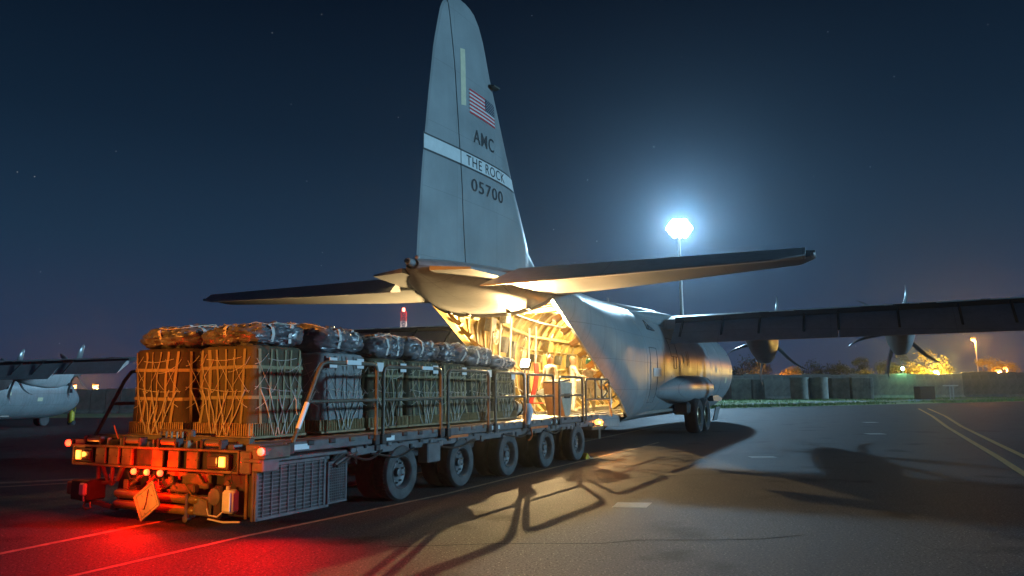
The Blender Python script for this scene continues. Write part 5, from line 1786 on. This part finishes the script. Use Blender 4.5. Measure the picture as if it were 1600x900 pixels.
def make_pack(seed, w_=.60, l_=.58, h_=.50, name='parachute_pack'):
    t = thing(name, 'x', 'parachute pack')
    n, m_ = 110, 34
    rings = []

    def P(u, v, off=0.0):
        ph = -pi / 2 + pi * v
        cz, sz = abs(cos(ph)) ** .42, abs(sin(ph)) ** .8 * (1 if sin(ph) > 0 else -1)
        c_, s_ = cos(u), sin(u)
        r_ = (abs(c_) ** 4 + abs(s_) ** 4) ** (-.25)
        p_ = Vector((w_ * cz * c_ * r_, l_ * cz * s_ * r_, h_ / 2 + h_ / 2 * sz))
        nn = Vector((c_ * cz, s_ * cz, sz * .9))
        q = Vector((p_.x * 3 + seed * 3.1, p_.y * 3, p_.z * 3))
        d = noise.noise(q) * .07 + (abs(noise.noise(q * 2.3)) - .25) * .075 - (abs(noise.noise(Vector((q.x * 3.6, q.y * 2.0, q.z * 5.0)))) - .2) * .085 - (abs(noise.noise(Vector((q.x * 4.5, q.y * 8.0, q.z * 3.5)))) - .2) * .024
        tilt = (p_.y * .10 + p_.x * .06) * (1 if sz > 0 else .2)
        if sz < -.2:
            d = min(d, 0.01)
        return p_ + nn * (d + off) + Vector((0, 0, tilt * .8 if sz > 0 else 0))
    for j in range(m_):
        v = .02 + .96 * j / (m_ - 1)
        rings.append([P(2 * pi * k / n, v) for k in range(n)])
    MB().loft(rings).build('bag', M_PACK, t, smooth=42)
    for (axis, off) in ((0, -.35), (0, .32), (1, .1)):
        rr = []
        cnt = 26
        for k in range(cnt):
            v = .12 + .86 * abs(k / (cnt - 1) * 2 - 1) if False else None
        pts = []
        # walk from one side over the top to the other
        for k in range(cnt):
            q = k / (cnt - 1)
            # parametric: from side angle A to side angle B across the top
            x = (2 * q - 1)
            if axis == 0:
                tx, ty = x, off
            else:
                tx, ty = off, x
            u = atan2(ty * l_, tx * w_)
            rad = max(abs(tx), abs(ty))
            v = .5 + .5 * (1 - rad ** 1.0) ** .5 if rad < 1 else .5
            pts.append((u, min(.97, v)))
        low = [(pts[0][0], .30)]
        hi_ = [(pts[-1][0], .30)]
        for (u, v) in low + pts + hi_:
            a_ = P(u, v, .006)
            rr.append(a_)
        q = MB()
        rg_ = []
        wdv = Vector((0, .028, 0)) if axis == 0 else Vector((.028, 0, 0))
        for i, c_ in enumerate(rr):
            nrm = (c_ - Vector((0, 0, h_ * .35))).normalized() * .010
            rg_.append([c_ - wdv, c_ + wdv, c_ + wdv + nrm, c_ - wdv + nrm])
        q.loft(rg_).build('strap', M_PTAPE, t, smooth=60)
    # crumpled tie cords on top
    rs = random.Random(seed)
    for k in range(3):
        pts = []
        u0, r0 = rs.uniform(0, 6.28), rs.uniform(.2, .6)
        for q in frange(0, 1, 9):
            u = u0 + q * 2.4
            pts.append(P(u, .68 + .22 * noise.noise(Vector((q * 3, seed, k))) + .1, .014))
        MB().tube(pts, .010, 5).build('tie_cord', M_CORD, t, smooth=60)
    return t


protos = {
    'olive': make_bundle(1.3, M_OLIVE, M_WEBD),
    'brown': make_bundle(4.1, M_BROWN, M_WEBB),
    'grey': make_bundle(7.7, M_GREYC, M_GREYC),
    'dark': make_bundle(9.2, M_OLIVED, M_WEBD),
}
used = set()
GB = 'airdrop bundles in two rows on the loader'
DECK = 1.135
BZ = [1.10, 1.06, 1.02, 1.01, 1.0, .97, .92]
right_col = [(-1.93, 'olive', 'rearmost olive canvas bundle of the near row, its back lit orange'), (-.44, 'grey', 'grey canvas-covered bundle, second in the near row behind the slanted rail'),
             (.86, 'olive', 'olive canvas bundle, third from the rear in the near row'), (2.03, 'dark', 'dark green canvas bundle, fourth from the rear in the near row'),
             (3.19, 'olive', 'olive canvas bundle, fifth from the rear in the near row'), (4.33, 'dark', 'dark green bundle, sixth from the rear in the near row'),
             (5.50, 'olive', 'foremost bundle of the near row, next to the lit bay')]
left_col = [(-1.98, 'brown', 'rearmost brown bundle of the far row, wholly lit orange'), (-.55, 'dark', 'dark bundle of the far row, second from the rear'),
            (.75, 'brown', 'brown bundle of the far row, third from the rear'), (1.95, 'dark', 'dark bundle of the far row, fourth from the rear'),
            (3.1, 'olive', 'olive bundle of the far row, fifth from the rear'), (4.25, 'dark', 'dark bundle of the far row, sixth from the rear'), (5.4, 'olive', 'foremost bundle of the far row')]
for col_, sx in ((right_col, -1.53), (left_col, -2.96)):
    for i, (a, kd, lb) in enumerate(col_):
        pr = protos[kd]
        o = pr if kd not in used else copy_tree(pr)
        used.add(kd)
        o.location = wL(a, sx + .01 * sin(a * 7), DECK)
        o.rotation_euler = (0, 0, -TH_L + .012 * sin(a * 11) + (pi if (i % 3 == 2) else 0))
        o.scale = (1, 1, BZ[i])
        o['label'] = lb
        o['group'] = GB
        if sx > -2:
            # white paper tags high on the near side
            for k, dy in enumerate((.32,) if i == 0 else (-.36, .36) if i in (1, 2) else (.30,)):
                if i == 0:
                    continue
                R_ = Matrix.Rotation(-o.rotation_euler[2], 3, 'Z')
                loc = R_.transposed().inverted() if False else None
                g_ = MB()
                sgn = -1 if (i % 3 == 2) else 1
                g_.box((sgn * (HW + .045), sgn * dy, 1.10), (.012, .19, .16))
                g_.build('paper_tag', M_TAGW, o)
GP = 'parachute packs on the bundles'
packs = [make_pack(2.0), make_pack(5.5, .60, .62, .54), make_pack(8.3, .58, .56, .48)]
pu = set()
for row, (col_, sx) in enumerate(((right_col, -1.53), (left_col, -2.96))):
    for i, (a, kd, lb) in enumerate(col_):
        if row == 1 and i > 4:
            continue
        k = (i + row * 2) % 3
        o = packs[k] if k not in pu else copy_tree(packs[k])
        pu.add(k)
        hgt = [.74, .90, .98, .98, .82, .95, .75][i] * (1.0 if row == 0 else 1.12)
        o.location = wL(a + (.06 if i != 0 else .0), sx, DECK + ZT * BZ[i] - .01)
        o.scale = (1.07, 1.08 if i != 5 else 1.2, hgt)
        o.rotation_euler = (0, 0, -TH_L + [0, pi, .06, pi, -.05, 0, pi][i])
        o['group'] = GP
        o['label'] = ('strapped dark plastic parachute pack on ' + (['the rearmost', 'the second, grey', 'the third', 'the fourth', 'the fifth', 'the sixth', 'the foremost'][i]) + (' bundle of the near row' if row == 0 else ' bundle of the far row'))

# ================================================================== SMALL THINGS BY THE OTHER AIRCRAFT
ext = thing('extinguisher_cart', 'yellow wheeled fire extinguisher standing by the nose of the second plane', 'fire extinguisher', (-38.2, 66.0, ground_z(-38.2, 66.0)), -.3)
ext.scale = (.78, .78, .78)
MB().lathe([(.02, .2), (.22, .24), (.26, .34), (.26, 1.35), (.20, 1.5), (.05, 1.56), (.05, 1.66)], n=18).build('cylinder', M_YELLOW, ext, smooth=50)
for s_ in (-.34, .34):
    MB().lathe([(.04, -.04), (.22, -.04), (.25, 0), (.22, .04), (.04, .04)], 'X', (s_, .05, .25), 18).build('wheel', M_TYRE, ext, smooth=40)
MB().tube([(-.25, .1, .3), (-.27, .15, 1.5), (.1, .15, 1.7), (.35, .2, 1.95), (.30, .15, 1.5), (.27, .1, .3)], .025, 6).build('handle', M_YELLOW, ext, smooth=60)
MB().bbox((-.34, .0, .9), (.18, .3, .8), .03).build('hose_reel', M_RED, ext)
chk = thing('wheel_chock', 'yellow wheel chock on the ground ahead of the front loader tyre', 'chock', wL(8.32, -.05, 0), -TH_L)
MB().prism([(-.12, 0), (.12, 0), (.12, .05), (-.02, .15), (-.12, .05)], -.1, .1, 'X').build('block', M_YELLOW, chk)
MB().tube([(.1, 0, .08), (.16, .03, .02), (.2, .1, .015)], .012, 5).build('rope', M_CORD, chk)


# ================================================================== PEOPLE IN THE BAY
M_UNI = mat('pale_uniform_cloth', (.55, .52, .44), .85, var=.3, vscale=9, bump=.4, bscale=20)
M_UNI2 = mat('tan_uniform_cloth', (.58, .54, .46), .85, var=.3, vscale=9, bump=.4, bscale=20)
M_SKINH = mat('human_skin', (.42, .26, .18), .55)
M_HAIR = mat('dark_hair', (.04, .03, .02), .8)
M_CAP = mat('tan_cap', (.40, .34, .24), .8)
M_TEAL = mat('teal_helmet', (.05, .30, .24), .35)
M_BOOT = mat('tan_boots', (.25, .19, .11), .8)


def skinned(name, joints, edges, m, parent, sub=2):
    me = bpy.data.meshes.new(name)
    me.from_pydata([j[0] for j in joints], edges, [])
    o = bpy.data.objects.new(name, me)
    COL.objects.link(o)
    sk = o.modifiers.new('s', 'SKIN')
    sv = me.skin_vertices[0].data
    for i, j in enumerate(joints):
        r_ = j[1]
        sv[i].radius = r_ if isinstance(r_, tuple) else (r_, r_)
    sv[0].use_root = True
    sb = o.modifiers.new('b', 'SUBSURF')
    sb.levels = sub
    dg = bpy.context.evaluated_depsgraph_get()
    m2 = bpy.data.meshes.new_from_object(o.evaluated_get(dg))
    bpy.data.objects.remove(o)
    for q in m2.polygons:
        q.use_smooth = True
    m2.materials.clear()
    m2.materials.append(m)
    o2 = bpy.data.objects.new(name, m2)
    COL.objects.link(o2)
    o2.parent = parent
    return o2


def person(loc, rz, label, uni, armL, armR, hat, lean=0.0):
    """armL / armR: (elbow, wrist) offsets from the shoulder; faces +y"""
    t = thing('person', label, 'person', loc, rz, 'crew members standing in the bay')
    H = [((0, 0, .98), (.17, .12)), ((0, lean * .3, 1.12), (.155, .11)), ((0, lean * .7, 1.30), (.185, .12)), ((0, lean, 1.45), (.15, .09)), ((0, lean, 1.52), .062)]
    E_ = [(0, 1), (1, 2), (2, 3), (3, 4)]
    for s_ in (-1, 1):
        b = len(H)
        H += [((s_ * .10, 0, .90), .105), ((s_ * .12, .02, .50), .075), ((s_ * .13, -.02, .12), .055), ((s_ * .13, -.02, .05), .055), ((s_ * .135, .12, .04), .045)]
        E_ += [(0, b), (b, b + 1), (b + 1, b + 2), (b + 2, b + 3), (b + 3, b + 4)]
        arm = armL if s_ < 0 else armR
        b = len(H)
        sh = Vector((s_ * .20, lean, 1.42))
        el = sh + Vector(arm[0])
        wr = el + Vector(arm[1])
        H += [(tuple(sh), .066), (tuple(el), .05), (tuple(wr), .036)]
        E_ += [(3, b), (b, b + 1), (b + 1, b + 2)]
        # hand: palm with five bent fingers
        d = (wr - el).normalized()
        side = d.cross(Vector((0, 0, 1)))
        if side.length < .1:
            side = Vector((0, 1, 0))
        side.normalize()
        hj = [(tuple(wr - d * .02), .028), (tuple(wr + d * .05), (.036, .018)), (tuple(wr + d * .085), (.036, .016))]
        he = [(0, 1), (1, 2)]
        for f_ in range(4):
            o_ = side * (.026 * (f_ - 1.5) * .62)
            l_ = (.062, .075, .072, .055)[f_]
            b2 = len(hj)
            hj += [(tuple(wr + d * (.095 + l_ * .4) + o_), .0085), (tuple(wr + d * (.095 + l_ * .85) + o_ + Vector((0, 0, -.018))), .0075)]
            he += [(2, b2), (b2, b2 + 1)]
        b2 = len(hj)
        hj += [(tuple(wr + d * .06 + side * .045 + Vector((0, 0, -.01))), .010), (tuple(wr + d * .10 + side * .055 + Vector((0, 0, -.02))), .008)]
        he += [(1, b2), (b2, b2 + 1)]
        skinned('hand', hj, he, M_SKINH, t, 1)
    skinned('body', H, E_, uni, t)
    # head
    hd = MB()
    rings = []
    for z, rx, ry, yo in [(1.50, .052, .055, 0), (1.555, .056, .062, .0), (1.585, .062, .078, .015), (1.62, .072, .092, .012), (1.67, .078, .098, .005), (1.72, .080, .100, 0), (1.76, .074, .094, -.004), (1.79, .055, .072, -.006), (1.805, .02, .03, -.006)]:
        rings.append([Vector((rx * cos(u), lean + yo + ry * sin(u), z)) for u in frange(0, 2 * pi, 25)[:-1]])
    hd.loft(rings)
    ho = hd.build('head', M_SKINH, t, smooth=80)
    MB().loft([[Vector((x, lean + y, z)) for x, y, z in ((-.012, .095, zz), (.012, .095, zz), (0, yy, zz))] for zz, yy in ((1.70, .102), (1.66, .118), (1.645, .124), (1.635, .10))]).build('nose', M_SKINH, ho)
    for s_ in (-1, 1):
        MB().lathe([(.001, .086), (.010, .092), (.009, .098), (.001, .101)], 'Y', (s_ * .03, lean, 1.695), 10).build('eye', M_HAIR, ho)
        MB().loft([[Vector((s_ * (.078 + dx), lean + .018 * cos(u) - .005, 1.68 + .03 * sin(u))) for u in frange(0, 2 * pi, 11)[:-1]] for dx in (0, .012)]).build('ear', M_SKINH, ho)
    MB().bbox((0, lean + .098, 1.605), (.045, .012, .008), .003).build('mouth', M_RED, ho)
    if hat == 'cap':
        MB().lathe([(.088, 1.715), (.092, 1.735), (.086, 1.80), (.055, 1.825), (.01, 1.83)], 'Z', (0, lean, 0), 22).build('cap', M_CAP, t, smooth=60)
        MB().bbox((0, lean + .13, 1.725), (.13, .10, .012), .004, rx=-.15).build('cap_visor', M_CAP, t)
    elif hat == 'helmet':
        MB().lathe([(.108, 1.66), (.115, 1.70), (.112, 1.78), (.08, 1.84), (.02, 1.86)], 'Z', (0, lean, 0), 22).build('helmet', M_TEAL, t, smooth=60)
    else:
        MB().loft([[Vector((rx * cos(u), lean - .012 + ry * sin(u), z)) for u in frange(0, 2 * pi, 21)[:-1]] for z, rx, ry in ((1.70, .083, .098), (1.75, .084, .102), (1.79, .066, .08), (1.815, .02, .03))]).build('hair', M_HAIR, t, smooth=80)
    return t


down_arm = ((.06, .02, -.28), (.02, .10, -.24))
person(wA(8.3, -.05, 1.09), -TH_A + pi - .35, 'broad-shouldered person in pale uniform facing the camera, standing left of the control stand', M_UNI, ((-.06, .02, -.28), (-.02, .10, -.24)), down_arm, 'hair')
person(wA(10.0, .05, 1.09), -TH_A - .9, 'person in cap and pale shirt facing right with a hand raised forward', M_UNI2, ((-.03, .14, -.24), (.02, .26, -.04)), ((.04, .14, -.24), (-.02, .26, -.06)), 'cap')
person(wA(11.6, .10, 1.03), -TH_A - .2, 'person in teal helmet half hidden behind the capped person', M_UNI2, ((-.05, .04, -.28), (0, .16, -.2)), ((.05, .04, -.28), (0, .16, -.2)), 'helmet', -.05)

# ================================================================== HAZE
hz = MB().box((0, 130, 13.5), (520, 380, 33)).build('haze', mat('glow_haze', (1, 1, 1)))  # thin volume added for the bloom around the lamps
hz['kind'] = 'stuff'
hm = hz.data.materials[0]
ht = hm.node_tree
ht.nodes.clear()
ho_ = ht.nodes.new('ShaderNodeOutputMaterial')
pv = ht.nodes.new('ShaderNodeVolumePrincipled')
pv.inputs['Color'].default_value = (.72, .86, 1.0, 1)
pv.inputs['Density'].default_value = 0.0005
pv.inputs['Anisotropy'].default_value = 0.88
ht.links.new(pv.outputs[0], ho_.inputs['Volume'])
hz.visible_shadow = True
tag(hz, 'thin haze added to give the lamps their glow', 'haze')
print('objects', len(bpy.data.objects), 'tris', sum(len(o.data.polygons) for o in bpy.data.objects if o.type == 'MESH'))
